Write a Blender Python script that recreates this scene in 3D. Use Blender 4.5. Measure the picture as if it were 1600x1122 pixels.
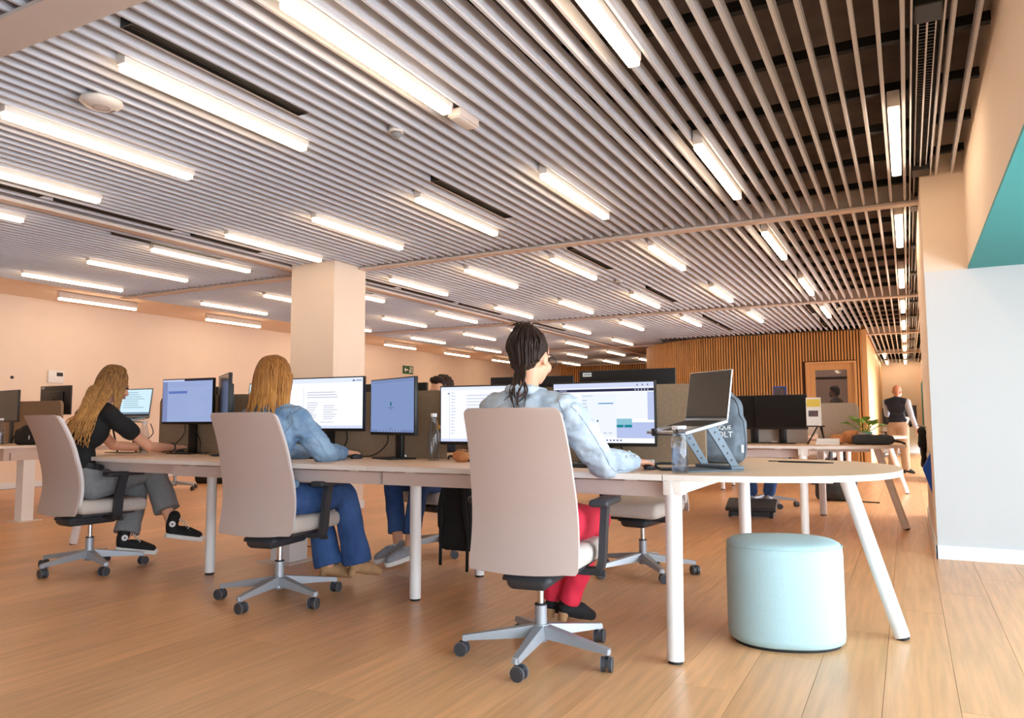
import bpy, bmesh, math, random
from mathutils import Vector, Matrix, Quaternion, noise as mnoise
R = math.radians
rnd = random.Random(7)
scene = bpy.context.scene
col = scene.collection
for o in list(bpy.data.objects):
    bpy.data.objects.remove(o)

# ------------------------------------------------------------------ camera
YAW, PITCH, ROLL = R(27.53), R(4.66), R(0.263)
fwd = Vector((-math.sin(YAW) * math.cos(PITCH), math.cos(YAW) * math.cos(PITCH), math.sin(PITCH)))
rgt = Vector((math.cos(YAW), math.sin(YAW), 0))
dwn = fwd.cross(rgt)
r2 = rgt * math.cos(ROLL) + dwn * math.sin(ROLL)
d2 = dwn * math.cos(ROLL) - rgt * math.sin(ROLL)
cam_data = bpy.data.cameras.new('camera')
cam_data.sensor_width = 36
cam_data.lens = 1182.2 / 1600 * 36
cam_data.clip_start = 0.05
cam = bpy.data.objects.new('camera', cam_data)
cam.matrix_world = Matrix(((r2.x, -d2.x, -fwd.x, 0), (r2.y, -d2.y, -fwd.y, 0), (r2.z, -d2.z, -fwd.z, 1.0), (0, 0, 0, 1)))
col.objects.link(cam)
scene.camera = cam

# ------------------------------------------------------------------ sky, exposure
scene.view_settings.view_transform = 'Standard'
scene.view_settings.look = 'None'
scene.view_settings.gamma = 1
scene.view_settings.exposure = 0.38
scene.view_settings.use_curve_mapping = False
scene.cycles.use_denoising = True
scene.cycles.max_bounces = 8
scene.cycles.diffuse_bounces = 5
scene.cycles.sample_clamp_indirect = 6
LAMP = 13.5          # strength of the ceiling light diffusers
SKY = 8.5            # daylight through the windows on the right
world = bpy.data.worlds.new('daylight')
scene.world = world
world.use_nodes = True
bg = world.node_tree.nodes['Background']
bg.inputs[0].default_value = (0.80, 0.90, 1.0, 1)
bg.inputs[1].default_value = SKY

# ------------------------------------------------------------------ materials
def lin(c):
    c = c / 255.0
    return c / 12.92 if c <= 0.04045 else ((c + 0.055) / 1.055) ** 2.4
def rgb(*c):
    return tuple(lin(v) for v in c) + (1,)
MATS = {}
def mat(name, c, rough=0.5, metal=0.0, var=0.0, scale=20.0, bump=0.0, bscale=None, stretch=None, emit=0, coat=0, spec=None, c2=None, objrand=0.0, trans=0, ior=1.45):
    m = bpy.data.materials.new(name); m.use_nodes = True
    nt = m.node_tree; n = nt.nodes; L = nt.links
    p = n['Principled BSDF']
    p.inputs['Base Color'].default_value = rgb(*c)
    p.inputs['Roughness'].default_value = rough
    p.inputs['Metallic'].default_value = metal
    if spec is not None: p.inputs['Specular IOR Level'].default_value = spec
    if coat: p.inputs['Coat Weight'].default_value = coat; p.inputs['Coat Roughness'].default_value = 0.15
    if trans: p.inputs['Transmission Weight'].default_value = trans; p.inputs['IOR'].default_value = ior
    if emit:
        p.inputs['Emission Color'].default_value = rgb(*c); p.inputs['Emission Strength'].default_value = emit
    if var or bump or c2 or objrand:
        tc = n.new('ShaderNodeTexCoord'); mp = n.new('ShaderNodeMapping')
        L.new(tc.outputs['Object'], mp.inputs[0])
        if stretch: mp.inputs['Scale'].default_value = stretch
        oi = n.new('ShaderNodeObjectInfo')
        if objrand:
            ml = n.new('ShaderNodeMath'); ml.operation = 'MULTIPLY'; ml.inputs[1].default_value = 57.0
            L.new(oi.outputs['Random'], ml.inputs[0])
            cb = n.new('ShaderNodeCombineXYZ')
            for k in range(3): L.new(ml.outputs[0], cb.inputs[k])
            L.new(cb.outputs[0], mp.inputs['Location'])
        nz = n.new('ShaderNodeTexNoise'); nz.inputs['Scale'].default_value = scale; nz.inputs['Detail'].default_value = 5
        L.new(mp.outputs[0], nz.inputs['Vector'])
        if var or c2:
            mx = n.new('ShaderNodeMix'); mx.data_type = 'RGBA'
            a = rgb(*c)
            if c2: b = rgb(*c2)
            else:
                b = tuple(v * (1 + var) for v in a[:3]) + (1,); a = tuple(v * (1 - var) for v in a[:3]) + (1,)
            mx.inputs[6].default_value = a; mx.inputs[7].default_value = b
            rp = n.new('ShaderNodeValToRGB'); rp.color_ramp.elements[0].position = 0.33; rp.color_ramp.elements[1].position = 0.67
            L.new(nz.outputs['Fac'], rp.inputs[0]); L.new(rp.outputs[0], mx.inputs[0])
            out = mx.outputs[2]
            if objrand:
                hs = n.new('ShaderNodeHueSaturation')
                mr = n.new('ShaderNodeMapRange'); mr.inputs[3].default_value = 1 - objrand; mr.inputs[4].default_value = 1 + objrand
                L.new(oi.outputs['Random'], mr.inputs[0]); L.new(mr.outputs[0], hs.inputs['Value']); L.new(out, hs.inputs['Color'])
                out = hs.outputs[0]
            L.new(out, p.inputs['Base Color'])
        if bump:
            bn = n.new('ShaderNodeTexNoise'); bn.inputs['Scale'].default_value = bscale or scale; bn.inputs['Detail'].default_value = 3
            L.new(mp.outputs[0], bn.inputs['Vector'])
            bp = n.new('ShaderNodeBump'); bp.inputs['Strength'].default_value = bump; bp.inputs['Distance'].default_value = 0.004
            L.new(bn.outputs['Fac'], bp.inputs['Height']); L.new(bp.outputs[0], p.inputs['Normal'])
    MATS[name] = m
    return m
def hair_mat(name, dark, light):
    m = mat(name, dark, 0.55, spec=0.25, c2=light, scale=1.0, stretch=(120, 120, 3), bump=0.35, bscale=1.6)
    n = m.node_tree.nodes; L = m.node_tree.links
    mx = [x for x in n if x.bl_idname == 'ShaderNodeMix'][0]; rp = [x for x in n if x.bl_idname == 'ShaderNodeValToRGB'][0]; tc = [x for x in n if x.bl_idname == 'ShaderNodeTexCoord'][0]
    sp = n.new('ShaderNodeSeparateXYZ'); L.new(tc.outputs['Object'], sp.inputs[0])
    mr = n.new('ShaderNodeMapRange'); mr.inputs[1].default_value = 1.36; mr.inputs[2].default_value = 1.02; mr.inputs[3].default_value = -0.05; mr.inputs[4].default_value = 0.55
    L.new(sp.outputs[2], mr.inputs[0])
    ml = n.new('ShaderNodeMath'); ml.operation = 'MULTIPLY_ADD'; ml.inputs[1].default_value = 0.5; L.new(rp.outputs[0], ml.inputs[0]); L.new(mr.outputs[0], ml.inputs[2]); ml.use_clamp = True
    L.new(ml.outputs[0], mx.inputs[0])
def emitter(name, c, s):
    m = bpy.data.materials.new(name); m.use_nodes = True
    nt = m.node_tree; nt.nodes.remove(nt.nodes['Principled BSDF'])
    e = nt.nodes.new('ShaderNodeEmission'); e.inputs[0].default_value = c if len(c) == 4 else rgb(*c); e.inputs[1].default_value = s
    nt.links.new(e.outputs[0], nt.nodes['Material Output'].inputs[0]); MATS[name] = m
    return m

mat('oak', (220, 166, 118), 0.32, var=0.12, scale=3.6, stretch=(11, 0.6, 1), objrand=0.09, bump=0.05, bscale=40, spec=0.5)
mat('gap', (92, 62, 40), 0.8)
mat('paint', (240, 222, 204), 0.85, var=0.012, scale=3)
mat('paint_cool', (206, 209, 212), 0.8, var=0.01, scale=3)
mat('base_white', (238, 240, 242), 0.5, var=0.01, scale=5)
mat('teal', (64, 158, 164), 0.7, var=0.02, scale=4)
mat('slat', (206, 206, 213), 0.8, var=0.02, scale=4)
mat('beam', (214, 200, 192), 0.55, var=0.015, scale=4)
mat('void', (96, 84, 78), 0.9, var=0.2, scale=5, bump=0.3, bscale=18)
mat('carrier', (24, 22, 22), 0.7, var=0.1, scale=6)
mat('black_metal', (22, 20, 19), 0.45, var=0.1, scale=10)
mat('fixture', (228, 220, 212), 0.5, var=0.01, scale=10)
emitter('lamp', (1.0, 0.76, 0.52, 1), LAMP)
mat('batten', (204, 150, 90), 0.5, var=0.13, scale=2.5, stretch=(8, 8, 0.7), objrand=0.08)
mat('batten_back', (74, 50, 34), 0.8, var=0.15, scale=4)
mat('door_wood', (208, 160, 105), 0.45, var=0.08, scale=2.5, stretch=(8, 8, 0.6))
mat('desk_top', (232, 196, 164), 0.42, var=0.06, scale=4, stretch=(0.7, 9, 9))
mat('desk_edge', (228, 216, 208), 0.5, var=0.02, scale=8)
mat('white_metal', (238, 234, 232), 0.38, var=0.01, scale=6)
mat('rail', (206, 186, 178), 0.5, var=0.02, scale=6)
mat('rubber', (22, 22, 24), 0.7, var=0.1, scale=30)
mat('screen_felt', (146, 122, 98), 0.95, var=0.09, scale=60, bump=0.35, bscale=260)
mat('screen_pale', (188, 174, 162), 0.95, var=0.06, scale=60, bump=0.3, bscale=260)  # same felt as the other screens, with daylight put into the colour
mat('shell', (186, 165, 156), 0.42, var=0.012, scale=6)
mat('seat_fabric', (196, 186, 178), 0.92, var=0.05, scale=120, bump=0.3, bscale=300)
mat('chair_trim', (214, 208, 208), 0.5, var=0.01, scale=8)
mat('alu', (164, 166, 172), 0.38, metal=0.35, var=0.02, scale=8)
mat('chrome', (215, 215, 218), 0.16, metal=1.0, var=0.01, scale=8)
mat('dark_plastic', (48, 49, 54), 0.5, var=0.05, scale=15)
mat('caster', (58, 59, 64), 0.45, var=0.05, scale=15)
mat('caster_rim', (138, 138, 142), 0.4, var=0.03, scale=15)
mat('bezel', (18, 17, 18), 0.42, var=0.05, scale=15)
mat('dark_glass', (26, 23, 22), 0.22, var=0.03, scale=3)
mat('ottoman', (168, 198, 204), 0.75, var=0.025, scale=90, bump=0.12, bscale=240)
mat('skin', (224, 164, 132), 0.5, var=0.04, scale=25, bump=0.06, bscale=150)
mat('skin_tan', (190, 128, 96), 0.5, var=0.05, scale=25)
mat('denim_light', (146, 158, 172), 0.88, c2=(192, 203, 213), scale=9, bump=0.5, bscale=160)
mat('denim_mid', (92, 124, 160), 0.88, c2=(146, 174, 200), scale=10, bump=0.5, bscale=160)
mat('denim_dark', (38, 66, 116), 0.88, c2=(62, 94, 146), scale=6, bump=0.4, bscale=160)
mat('denim_seam', (124, 136, 156), 0.85, var=0.1, scale=60)
mat('red_cloth', (206, 34, 62), 0.8, var=0.1, scale=9, bump=0.25, bscale=60)
mat('black_cloth', (18, 18, 20), 0.85, var=0.15, scale=12, bump=0.25, bscale=70)
mat('grey_cloth', (128, 128, 130), 0.85, var=0.08, scale=10, bump=0.25, bscale=70)
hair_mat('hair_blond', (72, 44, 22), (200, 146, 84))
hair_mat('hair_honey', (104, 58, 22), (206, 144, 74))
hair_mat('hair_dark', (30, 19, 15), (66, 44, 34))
mat('shoe_black', (16, 15, 17), 0.8, var=0.1, scale=40)
mat('shoe_white', (232, 228, 224), 0.6, var=0.03, scale=30)
mat('suede', (176, 134, 94), 0.85, var=0.1, scale=30)
mat('shoe_grey', (150, 152, 158), 0.7, var=0.12, scale=25)
mat('bag_grey', (86, 93, 102), 0.9, c2=(112, 122, 132), scale=14, bump=0.4, bscale=300)
mat('bag_black', (26, 25, 25), 0.85, var=0.15, scale=20, bump=0.4, bscale=120)
mat('bag_dark', (52, 56, 60), 0.85, var=0.15, scale=14, bump=0.4, bscale=120)
mat('stand_blue', (86, 98, 109), 0.45, metal=0.1, var=0.02, scale=10)
mat('silver', (196, 196, 198), 0.32, metal=0.8, var=0.02, scale=10)
mat('keyboard', (40, 38, 38), 0.6, var=0.1, scale=50)
mat('print_white', (240, 240, 238), 0.7, var=0.01, scale=8)
mat('print_yellow', (232, 206, 92), 0.7, var=0.02, scale=8)
mat('print_photo', (120, 92, 84), 0.7, c2=(60, 66, 84), scale=40)
mat('green_sign', (24, 92, 44), 0.6, var=0.03, scale=10)
mat('leaf', (92, 150, 52), 0.5, c2=(140, 190, 84), scale=14)
mat('teal_pot', (120, 196, 190), 0.5, var=0.03, scale=10)
mat('blue_cloth', (26, 84, 190), 0.8, var=0.08, scale=10)
mat('navy', (30, 36, 52), 0.85, var=0.08, scale=14, bump=0.3, bscale=80)
mat('shirt_pale', (176, 184, 198), 0.85, var=0.05, scale=14, bump=0.3, bscale=60)
mat('khaki', (190, 164, 138), 0.85, var=0.05, scale=12, bump=0.25, bscale=60)
mat('olive', (96, 98, 92), 0.85, var=0.08, scale=14)
mat('room_grey', (196, 184, 180), 0.85, var=0.03, scale=3)
mat('tan_cloth', (176, 112, 70), 0.85, c2=(214, 150, 96), scale=16, bump=0.4, bscale=50)
mat('pink_cloth', (196, 158, 158), 0.85, var=0.08, scale=20)
mat('bottle_cap', (220, 214, 214), 0.4, var=0.02, scale=20)
mat('gold', (214, 170, 96), 0.35, metal=0.9, var=0.02, scale=20)
mat('lips', (176, 96, 88), 0.5, var=0.03, scale=30)
mat('eye_dark', (30, 22, 18), 0.2, var=0.02, scale=30)
mat('ink', (36, 36, 40), 0.6, var=0.03, scale=30)
mat('red_mark', (190, 50, 40), 0.6, var=0.03, scale=30)
def glass_mat(name, tint, lo, hi, rough=0.03):
    m = bpy.data.materials.new(name); m.use_nodes = True
    nt = m.node_tree; nt.nodes.remove(nt.nodes['Principled BSDF'])
    t = nt.nodes.new('ShaderNodeBsdfTransparent'); t.inputs[0].default_value = rgb(*tint)
    g = nt.nodes.new('ShaderNodeBsdfGlossy'); g.inputs['Roughness'].default_value = rough
    lw = nt.nodes.new('ShaderNodeLayerWeight'); lw.inputs[0].default_value = 0.5
    pw = nt.nodes.new('ShaderNodeMath'); pw.operation = 'POWER'; pw.inputs[1].default_value = 3
    mr = nt.nodes.new('ShaderNodeMapRange'); mr.inputs[3].default_value = lo; mr.inputs[4].default_value = hi
    mx = nt.nodes.new('ShaderNodeMixShader')
    nt.links.new(lw.outputs['Facing'], pw.inputs[0]); nt.links.new(pw.outputs[0], mr.inputs[0]); nt.links.new(mr.outputs[0], mx.inputs[0]); nt.links.new(t.outputs[0], mx.inputs[1]); nt.links.new(g.outputs[0], mx.inputs[2])
    nt.links.new(mx.outputs[0], nt.nodes['Material Output'].inputs[0]); MATS[name] = m
glass_mat('pane', (214, 208, 210), 0.06, 0.6)
glass_mat('clear_plastic', (238, 242, 248), 0.05, 0.75)
glass_mat('water', (226, 232, 240), 0.03, 0.4)

# ------------------------------------------------------------------ geometry helpers
class MB:
    def __init__(s): s.v = []; s.f = []; s.m = []
    def add(s, vf, M=None, mi=0):
        v, f = vf; b = len(s.v)
        s.v += [tuple(M @ Vector(p)) if M is not None else tuple(p) for p in v]
        s.f += [tuple(b + i for i in q) for q in f]; s.m += [mi] * len(f)
        return s
    def mesh(s, name, mats, smooth=False):
        me = bpy.data.meshes.new(name); me.from_pydata(s.v, [], s.f)
        for m in (mats if isinstance(mats, (list, tuple)) else [mats]): me.materials.append(MATS[m])
        for i, p in enumerate(me.polygons):
            p.material_index = s.m[i]; p.use_smooth = bool(smooth)
        if smooth and smooth is not True and smooth < 3:
            me.set_sharp_from_angle(angle=smooth)
        me.update(); return me
    def build(s, name, mats, parent=None, smooth=False, loc=None, rz=0):
        return mk(name, s.mesh(name, mats, smooth), parent, loc, rz)
def mk(name, me, parent=None, loc=None, rz=0):
    o = bpy.data.objects.new(name, me); col.objects.link(o)
    if parent is not None: o.parent = parent
    if loc is not None: o.location = loc
    if rz: o.rotation_euler = (0, 0, rz)
    return o
def tag(o, label=None, cat=None, group=None, kind=None):
    if label: o['label'] = label
    if cat: o['category'] = cat
    if group: o['group'] = group
    if kind: o['kind'] = kind
    return o
def empty(name, loc, rz=0, label=None, cat=None, group=None):
    o = bpy.data.objects.new(name, None); o.empty_display_size = 0.1; col.objects.link(o); o.location = loc; o.rotation_euler = (0, 0, rz)
    return tag(o, label, cat, group)
def kids(o): return [c for c in bpy.data.objects if c.parent == o]
def copy_tree(o, parent=None):
    c = o.copy(); col.objects.link(c); c.parent = parent
    for ch in o.children: copy_tree(ch, c)
    return c
def box(x0, x1, y0, y1, z0, z1):
    v = [(x, y, z) for z in (z0, z1) for y in (y0, y1) for x in (x0, x1)]
    return v, [(0, 2, 3, 1), (4, 5, 7, 6), (0, 1, 5, 4), (2, 6, 7, 3), (0, 4, 6, 2), (1, 3, 7, 5)]
def bm_out(bm):
    bm.verts.index_update(); v = [tuple(q.co) for q in bm.verts]; f = [tuple(l.index for l in q.verts) for q in bm.faces]; bm.free(); return v, f
def rbox(x0, x1, y0, y1, z0, z1, r=0.01, seg=2):
    bm = bmesh.new(); v, f = box(x0, x1, y0, y1, z0, z1); vs = [bm.verts.new(p) for p in v]
    for q in f: bm.faces.new([vs[i] for i in q])
    bmesh.ops.bevel(bm, geom=list(bm.edges), offset=r, segments=seg, affect='EDGES', profile=0.5)
    return bm_out(bm)
def frame_of(d):
    d = Vector(d).normalized(); a = Vector((0, 0, 1)) if abs(d.z) < 0.9 else Vector((1, 0, 0))
    u = d.cross(a).normalized(); return u, d.cross(u)
def cyl(p0, p1, r0, r1=None, n=16, caps=True):
    r1 = r0 if r1 is None else r1; p0 = Vector(p0); p1 = Vector(p1); u, w = frame_of(p1 - p0); v = []; f = []
    for p, r in ((p0, r0), (p1, r1)):
        for k in range(n):
            a = 2 * math.pi * k / n; v.append(tuple(p + (u * math.cos(a) + w * math.sin(a)) * r))
    for k in range(n): f.append((k, (k + 1) % n, n + (k + 1) % n, n + k))
    if caps: f.append(tuple(reversed(range(n)))); f.append(tuple(range(n, 2 * n)))
    return v, f
def tube(pts, r, n=8, r1=None, caps=True):
    pts = [Vector(p) for p in pts]; v = []; f = []; m = len(pts); u = None
    for i, p in enumerate(pts):
        d = (pts[min(i + 1, m - 1)] - pts[max(i - 1, 0)])
        if d.length < 1e-9: d = Vector((0, 0, 1))
        d.normalize()
        if u is None: u, w = frame_of(d)
        else:
            u = (u - d * u.dot(d)); u = u.normalized() if u.length > 1e-6 else frame_of(d)[0]
        w = d.cross(u); rr = r[i] if isinstance(r, (list, tuple)) else (r if r1 is None else r + (r1 - r) * i / (m - 1))
        for k in range(n):
            a = 2 * math.pi * k / n; v.append(tuple(p + (u * math.cos(a) + w * math.sin(a)) * rr))
    for i in range(m - 1):
        for k in range(n): f.append((i * n + k, i * n + (k + 1) % n, (i + 1) * n + (k + 1) % n, (i + 1) * n + k))
    if caps: f.append(tuple(reversed(range(n)))); f.append(tuple(range((m - 1) * n, m * n)))
    return v, f
def bez(pts, n=8):                                  # smooth curve through points
    pts = [Vector(p) for p in pts]; out = []
    for i in range(len(pts) - 1):
        p0 = pts[max(i - 1, 0)]; p1 = pts[i]; p2 = pts[i + 1]; p3 = pts[min(i + 2, len(pts) - 1)]
        for k in range(n):
            t = k / n; out.append(0.5 * ((2 * p1) + (p2 - p0) * t + (2 * p0 - 5 * p1 + 4 * p2 - p3) * t * t + (-p0 + 3 * p1 - 3 * p2 + p3) * t ** 3))
    out.append(pts[-1]); return out
def lathe(prof, n=24, caps=True):
    v = []; f = []; m = len(prof)
    for r, z in prof:
        for k in range(n):
            a = 2 * math.pi * k / n; v.append((r * math.cos(a), r * math.sin(a), z))
    for i in range(m - 1):
        for k in range(n): f.append((i * n + k, i * n + (k + 1) % n, (i + 1) * n + (k + 1) % n, (i + 1) * n + k))
    if caps: f.append(tuple(reversed(range(n)))); f.append(tuple(range((m - 1) * n, m * n)))
    return v, f
def prism(out, z0, z1):
    n = len(out); v = [(x, y, z0) for x, y in out] + [(x, y, z1) for x, y in out]
    f = [tuple(reversed(range(n))), tuple(range(n, 2 * n))] + [(k, (k + 1) % n, n + (k + 1) % n, n + k) for k in range(n)]
    return v, f
def ball(c, r, n=12, m=8, ax=None):
    c = Vector(c); r = (r, r, r) if isinstance(r, (int, float)) else r
    A = ax or (Vector((1, 0, 0)), Vector((0, 1, 0)), Vector((0, 0, 1))); v = []; f = []
    v.append(tuple(c - A[2] * r[2]))
    for i in range(1, m):
        t = -math.pi / 2 + math.pi * i / m
        for k in range(n):
            a = 2 * math.pi * k / n
            v.append(tuple(c + A[0] * (r[0] * math.cos(t) * math.cos(a)) + A[1] * (r[1] * math.cos(t) * math.sin(a)) + A[2] * (r[2] * math.sin(t))))
    v.append(tuple(c + A[2] * r[2])); t = len(v) - 1
    for k in range(n):
        f.append((0, 1 + (k + 1) % n, 1 + k)); f.append((t, t - n + k, t - n + (k + 1) % n))
    for i in range(m - 2):
        for k in range(n): f.append((1 + i * n + k, 1 + i * n + (k + 1) % n, 1 + (i + 1) * n + (k + 1) % n, 1 + (i + 1) * n + k))
    return v, f
def cap(p0, r0, p1, r1):                            # tapered capsule, as overlapping closed shapes
    mb = MB(); mb.add(cyl(p0, p1, r0, r1, 14)); mb.add(ball(p0, r0)); mb.add(ball(p1, r1)); return mb.v, mb.f
def chain(pts, rs):
    mb = MB()
    for i in range(len(pts) - 1): mb.add(cap(pts[i], rs[i], pts[i + 1], rs[i + 1]))
    return mb.v, mb.f
def blob(name, shapes, m, parent, voxel=0.01, smooth=4, wrinkle=0.0, wfreq=14.0, wstretch=(1, 1, 1), cut=None):
    mb = MB()
    for s in shapes: mb.add(s)
    me = mb.mesh(name, m, True); o = bpy.data.objects.new(name, me); col.objects.link(o)
    md = o.modifiers.new('r', 'REMESH'); md.mode = 'VOXEL'; md.voxel_size = voxel; md.use_smooth_shade = True
    if smooth:
        sm = o.modifiers.new('s', 'SMOOTH'); sm.iterations = smooth; sm.factor = 0.5
    dg = bpy.context.evaluated_depsgraph_get(); dg.update()
    new = bpy.data.meshes.new_from_object(o.evaluated_get(dg)); o.modifiers.clear(); o.data = new; new.name = name
    bpy.data.meshes.remove(me)
    if not new.materials: new.materials.append(MATS[m])
    if wrinkle:
        ns = [v.normal.copy() for v in new.vertices]
        for v, nn in zip(new.vertices, ns):
            q = Vector((v.co.x * wstretch[0], v.co.y * wstretch[1], v.co.z * wstretch[2])) * wfreq
            v.co += nn * (wrinkle * (mnoise.noise(q) + 0.5 * mnoise.noise(q * 2.3)))
    for p in new.polygons: p.use_smooth = True
    new.update(); o.parent = parent
    return o
def text(name, s, size, m, parent, loc, rot, ext=0.0006, align='CENTER'):
    cu = bpy.data.curves.new(name, 'FONT'); cu.body = s; cu.size = size; cu.extrude = ext; cu.align_x = align; cu.materials.append(MATS[m])
    tmp = bpy.data.objects.new(name, cu); col.objects.link(tmp)
    dg = bpy.context.evaluated_depsgraph_get(); me = bpy.data.meshes.new_from_object(tmp.evaluated_get(dg))
    bpy.data.objects.remove(tmp); o = mk(name, me, parent, loc); o.rotation_euler = rot
    return o
def ordinal(i): return ['first', 'second', 'third', 'fourth', 'fifth', 'sixth', 'seventh', 'eighth', 'ninth', 'tenth', 'eleventh', 'twelfth'][i]
def S(name, mb, m, **k): return tag(mb.build(name, m, **k), kind='structure')

# ------------------------------------------------------------------ floor of oak planks
fl = S('floor', MB().add(box(-12.3, 3.2, -6.0, 28.2, -0.05, -0.003)), 'gap')
PW, PL = 0.24, 2.0
plank_me = MB().add(box(-PW / 2 + 0.0009, PW / 2 - 0.0009, -PL / 2 + 0.001, PL / 2 - 0.001, -0.012, 0)).mesh('plank', 'oak')
spots = []
nx = int((3.0 + 12.3) / PW)
for i in range(nx):
    x = 3.0 - PW * (i + 0.5)
    off = (i * 0.731) % 1.0 * PL
    for j in range(-1, 16):
        y = off + j * PL
        if y < -0.5 or y > 28: continue
        q = Vector((x, y, -1.0)); d = q.dot(fwd)
        ok = False
        for yy in (y - 1, y, y + 1):
            q = Vector((x, yy, -1.0)); d2_ = q.dot(fwd)
            if d2_ < 0.4: continue
            u = q.dot(r2) / d2_ * 1182; w = q.dot(d2) / d2_ * 1182
            if -880 < u < 880 and w < 640: ok = True
        dist = math.hypot(x, y)
        spots.append((0 if ok else 1, dist, x, y))
spots.sort()
rest = MB()
for k, (a, d, x, y) in enumerate(spots):
    if k < 300 and a == 0: mk('plank', plank_me, fl, (x, y, 0))
    else: rest.add(box(x - PW / 2 + 0.0009, x + PW / 2 - 0.0009, y - PL / 2 + 0.001, y + PL / 2 - 0.001, -0.012, 0))
tag(rest.build('plank_field', 'oak', fl), kind='stuff')

# ------------------------------------------------------------------ walls
S('wall_left', MB().add(box(-12.4, -12.2, -6, 28, 0, 3.2)), 'paint')
S('baseboard_left', MB().add(box(-12.2, -12.18, -6, 24.5, 0, 0.09)), 'base_white')
S('wall_back', MB().add(box(-12.2, -5.0, 24.5, 24.7, 0, 3.2)), 'paint')
S('wall_end', MB().add(box(-0.9, 2.4, 27.3, 27.5, 0, 3.2)), 'paint')
S('wall_rear', MB().add(box(-12.4, 2.4, -6.2, -6, 0, 3.2)), 'paint')
# right side: bulkhead over the window niches, soffit painted teal underneath
b = MB().add(box(0.43, 2.4, -6, 6.33, 2.10, 3.2))
S('wall_right', b, 'paint')
S('soffit', MB().add(box(0.43, 2.4, -6, 6.33, 2.08, 2.0995)), 'teal')
b = MB().add(box(0.15, 2.4, 6.33, 9.0, 0, 3.2)); b.add(box(0.43, 2.4, 9.0, 13.6, 2.10, 3.2)); b.add(box(0.25, 2.4, 13.6, 15.0, 0, 3.2))
b.add(box(0.43, 2.4, 15.0, 28, 2.10, 3.2)); b.add(box(0.43, 2.4, 27.0, 28, 0, 2.1))
S('wall_pillar', b, 'paint')
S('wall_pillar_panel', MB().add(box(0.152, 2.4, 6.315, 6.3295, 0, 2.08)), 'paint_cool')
S('wall_teal_panel', MB().add(box(0.40, 0.46, 22.5, 26.98, 0.25, 2.09)), 'teal')
b = MB().add(box(0.14, 2.4, 6.30, 6.315, 0, 0.095)); b.add(box(0.138, 0.15, 6.30, 9.0, 0, 0.095))
S('baseboard_right', b, 'base_white')
b = MB()
for y in (-5.9, -4.2, -2.5, -0.8, 0.9, 2.6, 4.3, 6.2, 9.1, 10.6, 12.1, 13.5, 15.1, 17, 19, 21, 23, 25, 27): b.add(box(2.32, 2.4, y - 0.03, y + 0.03, 0, 2.1))
b.add(box(2.32, 2.4, -6, 28, 0, 0.06)); b.add(box(2.30, 2.4, 5.0, 6.33, 0, 2.1))  # last box: unseen solid piece added to cut daylight on the pillar face
S('window_1', b, 'base_white')
# column standing on the left
b = MB().add(box(-6.29, -5.65, 6.53, 7.08, 0, 3.2))
S('wall_column', b, 'paint')
b = MB().add(box(-6.302, -5.638, 6.518, 7.092, 0, 0.09)); S('baseboard_column', b, 'base_white')

# ------------------------------------------------------------------ ceiling: dark void, carriers, slats, beams
ce = S('ceiling', MB().add(box(-12.4, 2.4, -6.2, 28.2, 3.2, 3.3)), 'void')
cbar = MB().add(box(-9.95, 0.45, -0.022, 0.022, 0, 0.05)).mesh('carrier_bar', 'carrier')
y = 0.9
while y < 28:
    mk('carrier_bar', cbar, ce, (0, y, 2.893)); y += 0.65
BEAMS = [1.95, 7.0, 12.36, 17.66, 23.0]
BAYS = [(0.2, 1.88), (2.02, 6.94), (7.06, 12.30), (12.42, 17.60), (17.72, 22.94), (23.06, 28.0)]
PITCH_S = 0.1025
XS = [0.36 - PITCH_S * k for k in range(101)]
slat_me = {}
def slat_geo(y0, y1):
    m = MB().add(box(-0.0075, 0.0075, y0, y1, 0.0, 0.088)); m.add(box(-0.0105, 0.0105, y0, y1, 0.016, 0.022)); return m
for bi, (y0, y1) in enumerate(BAYS): slat_me[bi] = slat_geo(y0, y1).mesh('slat', 'slat')
rest = MB(); cnt = 0
for bi in (1, 2, 3, 0, 4, 5):
    for k, x in enumerate(XS):
        if k == 2: continue
        if BAYS[bi][0] > 17 and -5.7 < x < -0.72: continue
        if bi == 0 and x > -0.5: continue
        y0, y1 = BAYS[bi]
        if bi == 3 and -5.0 < x < -0.72: y1 = 16.55
        if bi >= 1 and -6.43 < x < -6.285: continue
        if cnt < 300:
            if bi == 3 and y1 < 17:
                if 'short' not in slat_me: slat_me['short'] = slat_geo(y0, y1).mesh('slat', 'slat')
                mk('slat', slat_me['short'], ce, (x, 0, 2.80))
            else: mk('slat', slat_me[bi], ce, (x, 0, 2.80))
            cnt += 1
        else: sg = slat_geo(y0, y1); rest.add((sg.v, sg.f), Matrix.Translation((x, 0, 2.80)))
tag(rest.build('slat_field', 'slat', ce), kind='stuff')
for i, y in enumerate(BEAMS):
    y0_ = 0.15 if i == 0 else 0.055
    b = MB().add(box(-9.95, 0.43, y - y0_, y + 0.055, 2.775, 2.795)); b.add(box(-9.95, 0.43, y - 0.012, y + 0.012, 2.795, 3.0)); b.add(box(-9.95, 0.43, y + 0.03, y + 0.055, 2.795, 2.95))
    S('trim_%d' % (i + 1), b, 'beam')
S('trim_6', MB().add(box(-6.41, -6.305, 2.01, 6.93, 2.772, 2.80)).add(box(-6.41, -6.305, 7.07, 23.2, 2.772, 2.80)), 'beam')
S('soffit_left', MB().add(box(-12.2, -9.97, -6, 24.5, 2.97, 3.19)), 'paint')

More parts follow.
